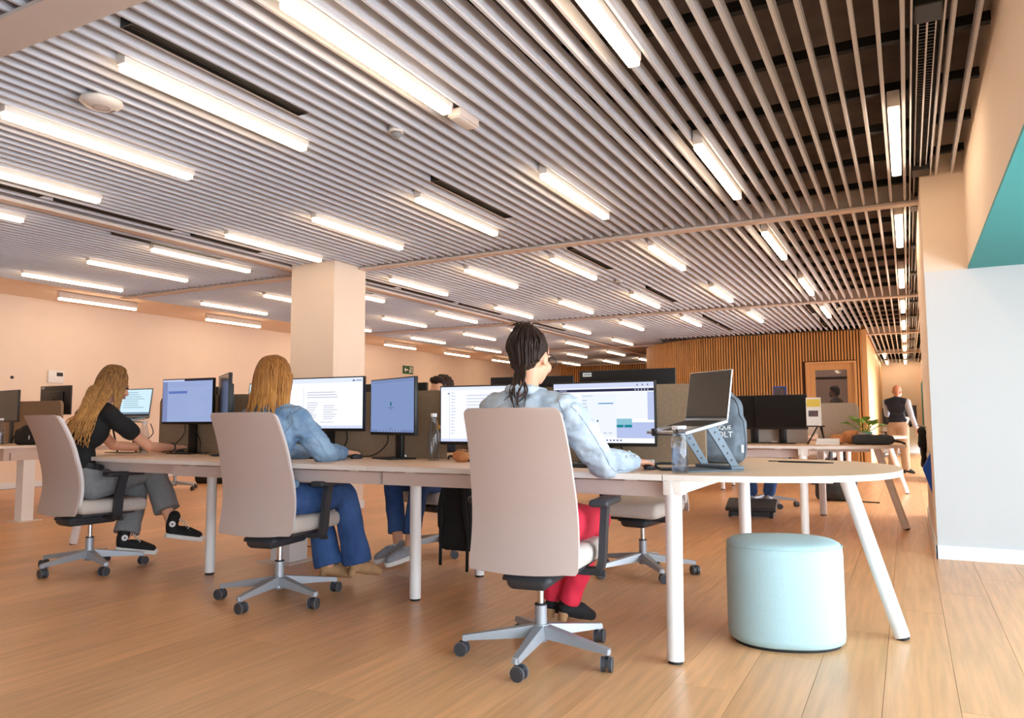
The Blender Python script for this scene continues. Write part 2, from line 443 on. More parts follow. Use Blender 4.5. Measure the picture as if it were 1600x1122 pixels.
# linear grille beside the right-hand wall
g = empty('air_grille', (0.155, 0, 2.80), 0, 'long slotted grey air grille with black boxes along the right wall', 'air grille')
MB().add(box(-0.07, -0.062, 2.1, 28, 0, 0.09)).add(box(0.062, 0.07, 2.1, 28, 0, 0.09)).add(box(-0.004, 0.004, 2.1, 28, 0.02, 0.07)).add(box(-0.04, -0.034, 2.1, 28, 0.03, 0.07)).add(box(0.034, 0.04, 2.1, 28, 0.03, 0.07)).build('rail', 'slat', g)
MB().add(box(-0.06, 0.06, 2.1, 28, 0.085, 0.095)).build('backing', 'carrier', g)
m = MB()
for i in range(320): m.add(box(-0.034, 0.034, 2.1 + i * 0.036, 2.1 + i * 0.036 + 0.009, 0.03, 0.05))
m.build('louvre_row', 'black_metal', g)
bx_me = MB().add(rbox(-0.055, 0.055, -0.09, 0.09, -0.005, 0.06, 0.006)).mesh('connector_box', 'black_metal')
for y in (3.72, 6.2, 7.25, 8.9, 10.6, 13.2, 15.0, 17.2, 19.5, 21.9, 24): mk('connector_box', bx_me, g, (0, y, 0))

# ------------------------------------------------------------------ lit linear lights
LX = [0.00125, -1.126, -2.254, -3.381, -4.509, -5.636, -6.764, -7.891, -9.224]
LY = [2.14, 4.70, 7.27, 9.98, 12.65, 15.3, 17.95, 20.6, 23.3, 25.8]
hous = MB().add(rbox(-0.033, 0.033, 0, 1.30, 0.004, 0.10, 0.006)).mesh('housing', 'fixture', 0.6)
diff = MB().add(rbox(-0.030, 0.030, 0.012, 1.288, -0.028, 0.0035, 0.009)).mesh('diffuser', 'lamp', 0.6)
side = ['by the right wall', 'second in from the right wall', 'third in from the right wall', 'fourth in from the right wall', 'fifth in from the right wall', 'sixth in from the right wall', 'seventh in from the right wall', 'eighth in from the right wall', 'ninth in from the right wall']
def strip(x, y, z, label, grp='linear ceiling lights'):
    o = empty('ceiling_light', (x, y, z), 0, label, 'ceiling light', grp)
    mk('housing', hous, o); mk('diffuser', diff, o); return o
for j, yb in enumerate(LY):
    for i, x in enumerate(LX):
        y = yb - 0.05 * x
        if y > 16.2 and -6.0 < x < -0.7: continue
        if y > 15.2 and -5.0 < x < -0.7: continue
        if j == 0 and i == 0: continue
        if j > 7 and i > 0: continue
        lab = 'slim lit linear ceiling light, %s row from the camera, %s' % (ordinal(j), side[i])
        strip(x, y, 2.765, lab)
for k, y in enumerate((1.5, 4.2, 6.8, 9.5, 12.1, 14.8, 17.5, 20.2)):
    strip(-11.2, y, 2.865, 'lit linear light under the plaster strip by the left wall, %s from the camera' % ordinal(k), 'lights along the left wall')

for k, y in enumerate((22.9, 25.75)): strip(-0.512, y, 2.765, ['small far lit strip light over the corridor, left of the right-hand row', 'farthest lit strip light over the corridor close to the end wall'][k])  # pair placed to brighten the corridor end wall; nearer strip is purely added
# ------------------------------------------------------------------ ceiling slots and small devices
def slot(x, y, l, label):
    o = empty('slot_diffuser', (x, y, 2.80), 0, label, 'air diffuser', 'black slot diffusers')
    MB().add(box(-0.040, -0.034, 0, l, -0.004, 0.06)).add(box(0.034, 0.040, 0, l, -0.004, 0.06)).add(box(-0.034, 0.034, 0, 0.006, -0.004, 0.06)).add(box(-0.034, 0.034, l - 0.006, l, -0.004, 0.06)).build('frame', 'black_metal', o)
    MB().add(box(-0.034, 0.034, 0.006, l - 0.006, 0.05, 0.06)).build('backing', 'carrier', o)
    me = MB().add(box(-0.002, 0.002, 0.006, l - 0.006, 0.0, 0.04)).mesh('blade', 'black_metal')
    for xx in (-0.017, 0, 0.017): mk('blade', me, o, (xx, 0, 0))
for k, (x, y, l) in enumerate(((-3.074, 2.12, 1.14), (-3.074, 4.66, 1.18), (-3.074, 7.25, 1.2), (-3.074, 9.95, 1.35), (-3.074, 13.2, 1.1), (-3.074, 14.5, 1.0))):
    slot(x, y, l, 'black slot air diffuser between slats in the middle of the ceiling, %s from the camera' % ordinal(k))
for k, (x, y, l) in enumerate(((-6.046, 2.5, 1.0), (-6.046, 3.62, 1.1), (-6.046, 4.95, 0.85), (-6.046, 7.2, 1.0), (-6.046, 8.4, 1.3), (-6.046, 9.9, 1.3), (-6.046, 12.6, 1.3))):
    slot(x, y, l, 'narrow black slot diffuser beside the lengthwise beam on the left, %s from the camera' % ordinal(k))
for k, (x, y, l) in enumerate(((-6.661, 4.55, 1.3), (-6.661, 7.5, 1.0), (-1.33, 12.7, 1.0), (-1.33, 15.0, 0.9))):
    slot(x, y, l, ['black slot diffuser left of the lengthwise beam, before the column', 'black slot diffuser left of the lengthwise beam, just past the column', 'short black slot diffuser ahead of the wood slatted wall', 'farther short black slot diffuser close to the wood slatted wall'][k])
o = empty('wireless_access_point', (-3.93, 2.58, 2.80), 0, 'round white wireless access point under the slats at upper left', 'access point')
MB().add(lathe([(0.0, -0.045), (0.05, -0.045), (0.09, -0.035), (0.112, -0.015), (0.108, -0.002), (0.09, 0.0), (0, 0)], 32, False)).build('dome', 'fixture', o, True)
MB().add(lathe([(0.044, -0.0465), (0.040, -0.0465), (0.040, -0.043), (0.044, -0.043), (0.044, -0.0465)], 32, False)).build('ring', 'caster_rim', o, True)
MB().add(box(-0.02, 0.02, 0.06, 0.075, -0.043, -0.038)).build('badge', 'caster_rim', o)
o = empty('emergency_light', (-2.254, 3.72, 2.775), 0, 'pale rectangular emergency light just behind a lit strip, upper centre', 'emergency light')
MB().add(rbox(-0.045, 0.045, -0.11, 0.11, -0.02, 0.03, 0.008)).build('case', 'beam', o, 0.6)
MB().add(rbox(-0.035, 0.035, -0.1, 0.1, -0.026, -0.0195, 0.003)).build('lens', 'fixture', o, 0.6)
def detector(x, y, label, nm='smoke_detector'):
    o = empty(nm, (x, y, 2.80), 0, label, 'detector', 'ceiling detectors')
    MB().add(cyl((0, 0, -0.012), (0, 0, 0.03), 0.045, 0.04, 20)).build('base', 'fixture', o, 0.6)
    MB().add(lathe([(0, -0.045), (0.02, -0.043), (0.032, -0.03), (0.034, -0.012), (0, -0.012)], 20, False)).build('sensor', 'caster_rim', o, True)
detector(-2.75, 3.73, 'small grilled detector between slats left of the emergency light')
detector(-3.27, 9.3, 'small detector hanging in the middle of the ceiling beside a black slot')
detector(-0.92, 13.4, 'tiny far detector near the wood slatted wall top')
detector(-9.6, 4.7, 'dark dome sensor where the slats end at the left wall')

# ------------------------------------------------------------------ wood slatted walls of the meeting room
XR, YF, ZT = -0.7, 16.62, 2.79
RAD = 2.7; XC, YC = -3.2, YF + RAD
w = MB(); w.add(box(-0.87, XR, YF, YF + 0.1, 0, ZT)); w.add(box(XC, -1.83, YF, YF + 0.1, 0, ZT)); w.add(box(-1.83, -0.87, YF, YF + 0.1, 2.17, ZT))
arc = [(XC - RAD * math.sin(t), YC - RAD * math.cos(t)) for t in [i / 24 * math.pi / 2 for i in range(25)]]
arc_i = [(XC - (RAD - .1) * math.sin(t), YC - (RAD - .1) * math.cos(t)) for t in [i / 24 * math.pi / 2 for i in range(25)]]
for i in range(24):
    w.add(prism([arc[i], arc_i[i], arc_i[i + 1], arc[i + 1]], 0, ZT))
w.add(box(XC - RAD, XC - RAD + 0.1, YC, 24.4, 0, ZT))
ww = S('wall_wood_slats', w, 'batten_back')
bat = MB().add(box(-0.0165, 0.0165, -0.034, 0, 0, ZT)).mesh('batten', 'batten')
bat_s = MB().add(box(-0.0165, 0.0165, -0.034, 0, 2.19, ZT)).mesh('batten', 'batten')
x = XR - 0.02
while x > XC:
    mk('batten', bat_s if -1.86 < x < -0.86 else bat, ww, (x, YF, 0)); x -= 0.057
t = (XC - x) / RAD
while t < math.pi / 2:
    mk('batten', bat, ww, (XC - RAD * math.sin(t), YC - RAD * math.cos(t), 0), -t); t += 0.057 / RAD
S('wall_corridor', MB().add(box(XR - 0.1, XR, YF + 0.1, 28, 0, 3.2)).add(box(XR - 0.06, XR + 0.03, YF - 0.04, YF + 0.12, 0, ZT)), 'door_wood')
w = MB().add(box(-10.3, -5.0, 23.3, 23.4, 0, 3.19)); w2 = S('wall_wood_far', w, 'batten_back')
m = MB(); x = -10.28
while x < -5: m.add(box(x - 0.02, x + 0.02, 23.266, 23.3, 0, 3.15)); x += 0.075
tag(m.build('batten_field', 'batten', w2), kind='stuff')
# room behind the glass door
S('wall_room', MB().add(box(-3.4, -0.85, 19.4, 19.5, 0, 2.8)).add(box(-3.5, -3.4, 17.2, 19.5, 0, 2.8)), 'room_grey')
S('ceiling_room', MB().add(box(-3.5, -0.85, 16.75, 19.5, 2.73, 2.78)), 'room_grey')
S('trim_room', MB().add(box(-3.4, -0.85, 19.37, 19.4, 1.96, 2.0)), 'black_metal')
o = empty('room_light', (-1.7, 18.3, 2.655), R(60), 'short lit strip light inside the room behind the glass door', 'ceiling light')
MB().add(rbox(-0.13, 0.13, -0.7, 0.7, 0.01, 0.06, 0.005)).build('housing', 'fixture', o); MB().add(box(-0.12, 0.12, -0.69, 0.69, -0.01, 0.009)).build('diffuser', 'lamp', o)
d = tag(empty('door_1', (-1.35, YF, 0)), kind='structure')
fr = MB()
for s in (-1, 1): fr.add(box(min(s * 0.48, s * 0.44), max(s * 0.48, s * 0.44), -0.06, 0.1, 0, 2.17))
fr.add(box(-0.44, 0.44, -0.06, 0.1, 2.13, 2.17)); fr.build('door_frame', 'door_wood', d)
lf = MB(); lf.add(box(-0.44, -0.30, 0, 0.045, 0.01, 2.13)).add(box(0.30, 0.44, 0, 0.045, 0.01, 2.13)).add(box(-0.30, 0.30, 0, 0.045, 2.0, 2.13)).add(box(-0.30, 0.30, 0, 0.045, 0.01, 0.12))
lf.build('door_leaf', 'door_wood', d)
MB().add(box(-0.30, 0.30, 0.018, 0.026, 0.12, 2.0)).build('pane', 'pane', d)
MB().add(tube([(0.37, 0, 1.05), (0.37, -0.05, 1.05), (0.28, -0.05, 1.05)], 0.009)).build('handle', 'silver', d)
# signs and switches on the left wall
o = empty('exit_sign', (-12.195, 17.17, 2.30), 0, 'green emergency exit sign with running man and arrow on left wall', 'exit sign')
MB().add(box(-0.004, 0.012, -0.24, 0.24, 0, 0.22)).build('plate', 'green_sign', o)
m = MB()
def yz(p, x0=0.0125, x1=0.0135): n = len(p); return [(x0, a, b) for a, b in p] + [(x1, a, b) for a, b in p], [tuple(range(n)), tuple(reversed(range(n, 2 * n)))] + [(k, n + k, n + (k + 1) % n, (k + 1) % n) for k in range(n)]
m.add(yz([(-0.19, 0.11), (-0.11, 0.18), (-0.11, 0.13), (-0.01, 0.13), (-0.01, 0.09), (-0.11, 0.09), (-0.11, 0.04)]))
m.add(yz([(0.17, 0.03), (0.20, 0.03), (0.20, 0.19), (0.07, 0.19), (0.07, 0.16), (0.17, 0.16)]))
m.add(yz([(0.09, 0.145), (0.12, 0.15), (0.12, 0.175), (0.09, 0.17)])); m.add(yz([(0.07, 0.09), (0.1, 0.085), (0.13, 0.14), (0.1, 0.14)])); m.add(yz([(0.03, 0.04), (0.06, 0.03), (0.11, 0.09), (0.08, 0.1)])); m.add(yz([(0.10, 0.03), (0.13, 0.04), (0.13, 0.1), (0.10, 0.1)])); m.add(yz([(0.03, 0.11), (0.05, 0.09), (0.1, 0.12), (0.1, 0.14)]))
m.build('pictogram', 'print_white', o)
o = empty('thermostat', (-12.195, 7.42, 1.64), 0, 'white wall thermostat with a small dark display on left wall', 'thermostat')
MB().add(rbox(-0.004, 0.03, -0.13, 0.13, 0, 0.2, 0.01)).build('case', 'print_white', o, 0.6)
MB().add(box(0.0302, 0.0315, 0.0, 0.1, 0.11, 0.17)).build('display', 'ink', o)
o = empty('wall_button', (-12.195, 6.75, 1.7), 0, 'tiny dark round button on the left wall before the thermostat', 'wall button')
MB().add(cyl((-0.004, 0, 0), (0.012, 0, 0), 0.025, 0.022, 14)).build('button', 'ink', o)

# ------------------------------------------------------------------ bench desks
ZD = 0.77
def leg(p0, p1, r, parent):
    p0 = Vector(p0); p1 = Vector(p1); d = (p1 - p0)
    a = p0 + d * (0.012 / d.z)
    m = MB().add(cyl(a, p1, r, r, 20)); o = m.build('leg', 'white_metal', parent, 0.6)
    MB().add(cyl(p0, a, r * 0.86, r * 0.86, 16)).build('foot_pad', 'rubber', o, 0.6)
    return o
def top_board(out, parent, name='worktop', t=0.025):
    n = len(out); m = MB(); v, f = prism(out, ZD - t, ZD)
    m.add((v, f)); m.m = [1, 0] + [1] * n
    return m.build(name, ['desk_top', 'desk_edge'], parent)
def module(x1, x0, yc, label, grp, legs=True, y_front=True):
    o = empty('bench_desk', ((x0 + x1) / 2, yc, 0), 0, label, 'desk', grp)
    hw = (x1 - x0) / 2
    for s in (-1, 1):
        a, c = (0.02, 0.80) if s > 0 else (-0.80, -0.02)
        top_board([(-hw + .002, a), (hw - .002, a), (hw - .002, c), (-hw + .002, c)], o)
        y = s * 0.66
        m = MB().add(box(-hw + 0.01, hw - 0.01, y - 0.02, y + 0.02, ZD - 0.105, ZD - 0.04)).build('rail', 'rail', o)
        for q in (-0.55, 0, 0.55): MB().add(box(q * hw * 1.4 - 0.03, q * hw * 1.4 + 0.03, y - 0.015, y + 0.015, ZD - 0.04, ZD - 0.025)).build('bracket', 'desk_edge', o)
        if legs: leg((-hw, s * 0.36, 0), (-hw, s * 0.36, ZD - 0.027), 0.032, o)
    MB().add(box(-hw + 0.03, -hw + 0.07, -0.66, 0.66, ZD - 0.09, ZD - 0.03)).build('cross_bar', 'rail', o)
    MB().add(box(-hw + 0.2, hw - 0.2, -0.12, 0.12, ZD - 0.16, ZD - 0.152)).add(box(-hw + .2, hw - .2, -0.12, -0.112, ZD - 0.16, ZD - 0.10)).add(box(-hw + .2, hw - .2, 0.112, 0.12, ZD - 0.16, ZD - 0.10)).build('cable_tray', 'white_metal', o)
    return o
def d_end(xj, yc, ln, side, label, p=2.3, legx=None, legs=True, foot=None, up=0.0):
    o = empty('end_table', (xj, yc, 0), 0, label, 'table', 'rounded ends of the bench desks')
    out = [(side * .002, -0.80)]
    N = 40
    for i in range(1, N):
        t = math.pi * i / N; c, s_ = math.sin(t), -math.cos(t)
        out.append((side * ln * c ** (2 / p), 0.80 * math.copysign(abs(s_) ** (2 / p), s_)))
    out.append((side * .002, 0.80))
    if side < 0: out.reverse()
    tb = top_board(out, o); tb.location.z = up
    fx = side * (ln - 0.03) if foot is None else foot
    leg((fx, 0.0, 0), (fx - side * 0.22, 0.0, ZD - 0.026 + up), 0.033, o)
    if legs:
        for s in (-1, 1):
            leg((side * 0.038, s * 0.79, 0), (side * 0.038, s * 0.765, ZD - 0.026), 0.035, o)
            MB().add(rbox(side * 0.042 - 0.04, side * 0.042 + 0.04, min(s * .72, s * .80), max(s * .72, s * .80), ZD - 0.085, ZD - 0.0255, 0.004)).build('corner_bracket', 'desk_edge', o, 0.6)
        MB().add(box(side * 0.04 - 0.025, side * 0.04 + 0.025, -0.72, 0.72, ZD - 0.085, ZD - 0.03)).build('cross_bar', 'white_metal', o)
    MB().add(box(min(side * .01, side * (ln - .3)), max(side * .01, side * (ln - .3)), -0.03, 0.03, ZD - 0.075, ZD - 0.0255)).build('spine_bar', 'white_metal', o)
    return o
g1 = 'desks of the front bench row'
module(-0.93, -2.49, 3.95, 'double bench desk in front row where the red trousered woman sits', g1)
module(-2.49, -4.13, 3.95, 'double bench desk in front row where the woman in blue trousers sits', g1)
d_end(-0.93, 3.95, 0.90, 1, 'rounded wooden table end over the pale blue pouf')
d_end(-4.13, 3.95, 1.95, -1, 'long rounded left desk end where the woman in black shirt sits', p=1.75, legs=False, foot=-2.02)
d = [o for o in bpy.data.objects if o.get('label', '').startswith('long rounded left')][0]
MB().add(box(-0.95, -0.02, -0.56, -0.52, ZD - 0.105, ZD - 0.035)).build('rail', 'rail', d)
MB().add(box(-0.95, -0.02, 0.52, 0.56, ZD - 0.105, ZD - 0.035)).build('rail', 'rail', d)
o = empty('cable_column', (-4.02, 4.2, 0), 0, 'square white cable column with floor plate under the front desks', 'cable column')
MB().add(box(-0.09, 0.09, -0.09, 0.09, 0.006, ZD - 0.17)).build('shaft', 'white_metal', o); MB().add(box(-0.16, 0.16, -0.16, 0.16, 0, 0.006)).build('plate', 'desk_edge', o)
g2 = 'desks of the second bench row'
module(-0.86, -2.42, 7.8, 'double bench desk in second row under the two dark screens', g2)
module(-2.42, -4.02, 7.8, 'double bench desk in second row behind the seated women', g2)
module(-4.02, -4.9, 7.8, 'last desk of the second row next to the square column', g2)
d_end(-0.86, 7.8, 0.84, 1, 'rounded table end of the second row with plant and grey bag on it')
d_end(-4.9, 7.6, 0.6, -1, 'rounded left table end of the second row beside the square column', legs=False)
g3 = 'desks of the third bench row'
module(-0.84, -2.4, 11.5, 'far double bench desk in third row ahead of the glass door', g3)
module(-2.4, -4.0, 11.5, 'far double bench desk in third row towards the left', g3)
d_end(-0.84, 11.5, 0.82, 1, 'far rounded table end of the third row near the standing man')
# desk of the left-hand bench
o = empty('standing_desk', (-9.55, 5.1, 0), 0, 'sit-stand desk with square telescopic leg at the left edge', 'desk')
for s in (-1, 1):
    top_board([(-1.6, min(s * .02, s * .8)), (1.55, min(s * .02, s * .8)), (1.55, max(s * .02, s * .8)), (-1.6, max(s * .02, s * .8))], o)
    MB().add(box(1.40, 1.52, s * 0.44 - 0.06, s * 0.44 + 0.06, 0.006, 0.62)).build('leg', 'white_metal', o)
    MB().add(box(1.34, 1.58, s * 0.44 - 0.12, s * 0.44 + 0.12, 0, 0.006)).build('floor_plate', 'desk_edge', o)
    MB().add(box(0.9, 1.54, s * 0.62 - 0.02, s * 0.62 + 0.02, 0.62, 0.70)).build('rail', 'rail', o)
MB().add(box(1.40, 1.52, -0.7, 0.7, 0.62, 0.745)).build('cross_bar', 'rail', o)

# felt screens between facing desks
def divider(x0, x1, y, label, z1=1.19, up=0.0, m='screen_felt'):
    o = empty('desk_screen', ((x0 + x1) / 2, y, ZD + up), 0, label, 'desk screen', 'felt screens on the desks')
    hw = (x1 - x0) / 2; H = z1 - ZD - up; r = 0.06; out = [(-hw, 0.0), (hw, 0.0)]
    for k in range(7): a = math.pi / 2 * k / 6; out.append((hw - r + r * math.cos(a), H - r + r * math.sin(a)))
    for k in range(7): a = math.pi / 2 + math.pi / 2 * k / 6; out.append((-hw + r + r * math.cos(a), H - r + r * math.sin(a)))
    v, f = prism(out, -0.016, 0.016); MB().add(([(a, -c, b_) for a, b_, c in v], f)).build('panel', m if y < 7 else 'screen_pale', o, 0.6)
    for q in (-0.6, 0.6): MB().add(rbox(q * hw - 0.03, q * hw + 0.03, -0.03, 0.03, 0, 0.02, 0.004)).build('clamp', 'white_metal', o)
divider(-2.44, -0.93, 3.95, 'brown felt screen behind the lit displays of the bun-haired woman')
divider(-4.08, -2.52, 3.95, 'brown felt screen behind the displays of the long denim woman')
divider(-5.12, -4.15, 3.95, 'brown felt screen behind the display of the woman in black', 1.2)
divider(-2.38, -0.86, 7.8, 'pale felt screen behind the two dark screens of the second row', 1.13)
divider(-3.98, -2.46, 7.8, 'felt screen in the middle of the second desk row', 1.13)
divider(-0.80, -0.42, 8.1, 'small pale felt screen at the end of the second row before the glass door', 1.16)
divider(-2.36, -0.84, 11.5, 'far felt screen on the third desk row', 1.15)
divider(-10.6, -8.75, 5.42, 'brown felt screen on the desk at the left edge', 1.26)

# ------------------------------------------------------------------ office chair
def make_chair():
    root = empty('office_chair', (0, 0, 0))
    # shell with a waisted, leaning profile
    def prof(z): t = (z - 0.40) / 0.65; return -0.262 - 0.004 * math.sin(t * 3) + (0.03 * math.sin(min(t / 0.55, 1) * math.pi) if t < 0.55 else 0) - (0.13 * ((t - 0.5) / 0.5) ** 1.6 if t > 0.5 else 0)
    def halfw(z): t = (z - 0.40) / 0.65; return 0.232 - 0.030 * max(t, 0) ** 1.5
    def panel(off, inset, z0, z1, th):
        nx_, nz_ = 12, 28; v = []; f = []
        for layer in (0, 1):
            for j in range(nz_ + 1):
                tj = j / nz_; z = z0 + (z1 - z0) * (0.5 - 0.5 * math.cos(math.pi * tj))
                # rounded top and bottom corners
                for i in range(nx_ + 1):
                    u = -1 + 2 * i / nx_; hw = halfw(z) - inset
                    e = min((z - z0), (z1 - z)); cr = 0.03
                    if e < cr: hw -= cr - math.sqrt(max(cr * cr - (cr - e) ** 2, 0))
                    zz = z + (0.010 * u * u if j < 2 else 0)
                    v.append((u * hw, prof(z) + off + 0.022 * u * u + (th if layer else 0), zz))
        k = (nx_ + 1) * (nz_ + 1)
        for j in range(nz_):
            for i in range(nx_):
                a = j * (nx_ + 1) + i; f.append((a, a + 1, a + nx_ + 2, a + nx_ + 1)); f.append((k + a, k + a + nx_ + 1, k + a + nx_ + 2, k + a + 1))
        edge = [i for i in range(nx_ + 1)] + [j * (nx_ + 1) + nx_ for j in range(1, nz_ + 1)] + [nz_ * (nx_ + 1) + i for i in range(nx_ - 1, -1, -1)] + [j * (nx_ + 1) for j in range(nz_ - 1, 0, -1)]
        for q in range(len(edge)):
            a, b_ = edge[q], edge[(q + 1) % len(edge)]; f.append((a, k + a, k + b_, b_))
        return v, f
    back = MB().add(panel(0, 0, 0.385, 1.05, 0.014)).build('backrest', 'shell', root, 0.9)
    MB().add(panel(0.0145, 0.004, 0.44, 1.046, 0.022)).build('back_pad', 'chair_trim', back, 0.9)
    # seat cushion
    bm = bmesh.new(); v, f = rbox(-0.232, 0.232, -0.195, 0.28, 0.395, 0.487, 0.038, 4); vs = [bm.verts.new(p) for p in v]
    for q in f: bm.faces.new([vs[i] for i in q])
    for q in bm.verts:
        if q.co.y > 0.12: q.co.z -= 0.16 * (q.co.y - 0.12) ** 1.35
        if q.co.z > 0.46: q.co.z -= 0.05 * max(0, 0.04 - q.co.x ** 2)
        q.co.x *= 1 - 0.16 * max(0, -q.co.y - 0.05)
    sv = bm_out(bm); MB().add(sv).build('seat', 'seat_fabric', root, True)
    MB().add(rbox(-0.20, 0.20, -0.17, 0.2, 0.375, 0.40, 0.01)).build('seat_pan', 'dark_plastic', root, 0.7)
    bm = bmesh.new(); v, f = rbox(-0.11, 0.11, -0.20, 0.16, 0.285, 0.378, 0.03, 3); vs = [bm.verts.new(p) for p in v]
    for q in f: bm.faces.new([vs[i] for i in q])
    for q in bm.verts:
        if q.co.z < 0.33: q.co.z += 0.7 * max(0, abs(q.co.y + 0.02) - 0.08) * 0.5; q.co.x *= 0.8
    mech = MB().add(bm_out(bm)).build('mechanism', 'dark_plastic', root, 0.7)
    MB().add(cyl((0.10, 0.06, 0.35), (0.245, 0.06, 0.35), 0.008, 0.008, 10)).add(cyl((0.225, 0.06, 0.35), (0.27, 0.06, 0.35), 0.013, 0.013, 10)).build('lever', 'dark_plastic', mech, 0.7)
    MB().add(box(-0.04, 0.04, -0.245, -0.19, 0.40, 0.46)).build('back_bracket', 'dark_plastic', mech)
    for s in (-1, 1):
        a = MB()
        pts = bez([(s * 0.10, 0.05, 0.365), (s * 0.22, 0.04, 0.362), (s * 0.262, 0.03, 0.39), (s * 0.272, 0.035, 0.52), (s * 0.275, 0.06, 0.64)], 5)
        ring = []
        sec = [(0.014, 0.028), (-0.014, 0.028), (-0.014, -0.028), (0.014, -0.028)]
        vv = []; ff = []
        for i, p in enumerate(pts):
            d_ = (pts[min(i + 1, len(pts) - 1)] - pts[max(i - 1, 0)]).normalized(); nrm = Vector((0, 1, 0)).cross(d_).normalized()
            for (aa, bb) in sec: vv.append(tuple(p + nrm * aa + Vector((0, 1, 0)) * bb))
        for i in range(len(pts) - 1):
            for k in range(4): ff.append((i * 4 + k, i * 4 + (k + 1) % 4, i * 4 + 4 + (k + 1) % 4, i * 4 + 4 + k))
        ff.append((3, 2, 1, 0)); n4 = len(pts) * 4; ff.append((n4 - 4, n4 - 3, n4 - 2, n4 - 1))
        a.add((vv, ff)); ao = a.build('armrest', 'dark_plastic', root, 0.7)
        MB().add(rbox(s * 0.275 - 0.042, s * 0.275 + 0.042, -0.07, 0.19, 0.64, 0.67, 0.012, 3)).build('arm_pad', 'dark_plastic', ao, 0.8)
    cy = MB().add(cyl((0, 0, 0.105), (0, 0, 0.215), 0.026, 0.026, 20)).build('gas_cylinder', 'alu', root, 0.6)
    MB().add(cyl((0, 0, 0.215), (0, 0, 0.30), 0.015, 0.015, 16)).build('piston', 'chrome', cy, 0.6); MB().add(cyl((0, 0, 0.213), (0, 0, 0.219), 0.0262, 0.0262, 20)).build('collar', 'rubber', cy, 0.6)
    bs = MB(); bs.add(cyl((0, 0, 0.075), (0, 0, 0.135), 0.042, 0.036, 20)); bs.add(cyl((0, 0, 0.06), (0, 0, 0.075), 0.026, 0.03, 16))
    for k in range(5):
        t = 2 * math.pi * k / 5; c, s_ = math.cos(t), math.sin(t)
        M_ = Matrix(((c, -s_, 0, 0), (s_, c, 0, 0), (0, 0, 1, 0), (0, 0, 0, 1)))
        v = [(0.02, -0.034, 0.085), (0.02, 0.034, 0.085), (0.02, 0.02, 0.134), (0.02, -0.02, 0.134), (0.335, -0.018, 0.066), (0.335, 0.018, 0.066), (0.335, 0.012, 0.086), (0.335, -0.012, 0.086)]
        bs.add((v, [(0, 3, 2, 1), (4, 5, 6, 7), (0, 1, 5, 4), (1, 2, 6, 5), (2, 3, 7, 6), (3, 0, 4, 7)]), M_)
        bs.add(cyl((0.325, 0, 0.062), (0.325, 0, 0.084), 0.014, 0.014, 12), M_)
    bo = bs.build('base', 'alu', root, 0.5)
    cm = MB()
    for s in (-1, 1):
        cm.add(cyl((s * 0.006, -0.014, 0.029), (s * 0.024, -0.014, 0.029), 0.029, 0.029, 20)); cm.add(cyl((s * 0.0242, -0.014, 0.029), (s * 0.0255, -0.014, 0.029), 0.0225, 0.0215, 20))
        cm.add(cyl((s * 0.0215, -0.014, 0.029), (s * 0.0235, -0.014, 0.029), 0.0302, 0.0302, 20), mi=1)
    cm.add(box(-0.006, 0.006, -0.034, 0.012, 0.02, 0.05)); cm.add(cyl((0, 0, 0.04), (0, 0, 0.066), 0.008, 0.008, 10))
    cme = cm.mesh('caster', ['caster', 'caster_rim'], 0.6)
    for k in range(5):
        t = 2 * math.pi * k / 5; mk('caster', cme, bo, (0.325 * math.cos(t), 0.325 * math.sin(t), 0), t + [0.4, 2.2, -0.9, 1.3, 3.0][k])
    return root
chair0 = make_chair(); used = [False]
def chair(x, y, rz, base, label, grp='grey office chairs'):
    if not used[0]: c = chair0; used[0] = True
    else: c = copy_tree(chair0)
    c.location = (x, y, 0); c.rotation_euler = (0, 0, R(rz)); tag(c, label, 'chair', grp)
    for ch in c.children:
        if ch.name.startswith('base'): ch.rotation_euler = (0, 0, R(base - rz))
    return c
chair(-1.43, 3.0, 7, -10, 'taupe-backed office chair holding the woman in red trousers')
chair(-3.19, 3.26, 9, -11, 'taupe-backed office chair holding the woman in blue trousers')
chair(-5.02, 3.34, -4, -16, 'taupe-backed office chair holding the woman in black T-shirt')
chair(-1.58, 4.88, 172, 20, 'empty grey office chair pushed in across from the bun-haired woman')
chair(-3.22, 5.0, 168, 28, 'office chair of the person in jeans behind the middle desk')
chair(-4.95, 5.25, 200, 5, 'empty office chair behind the felt screen, left of the cable column')
chair(-9.7, 7.75, 100, 10, 'far office chair standing alone near the left wall')
chair(-9.9, 6.35, 170, 40, 'office chair behind the desk at the left edge')
chair(-1.5, 9.25, 185, 15, 'office chair with jeans-clad sitter at the second desk row')
chair(-2.95, 9.2, 160, 33, 'empty office chair behind the second desk row')
chair(-1.3, 12.9, 150, 50, 'far empty office chair behind the third desk row')
chair(-0.35, 22.5, 60, 12, 'tiny far chair in the corridor before the white desks')

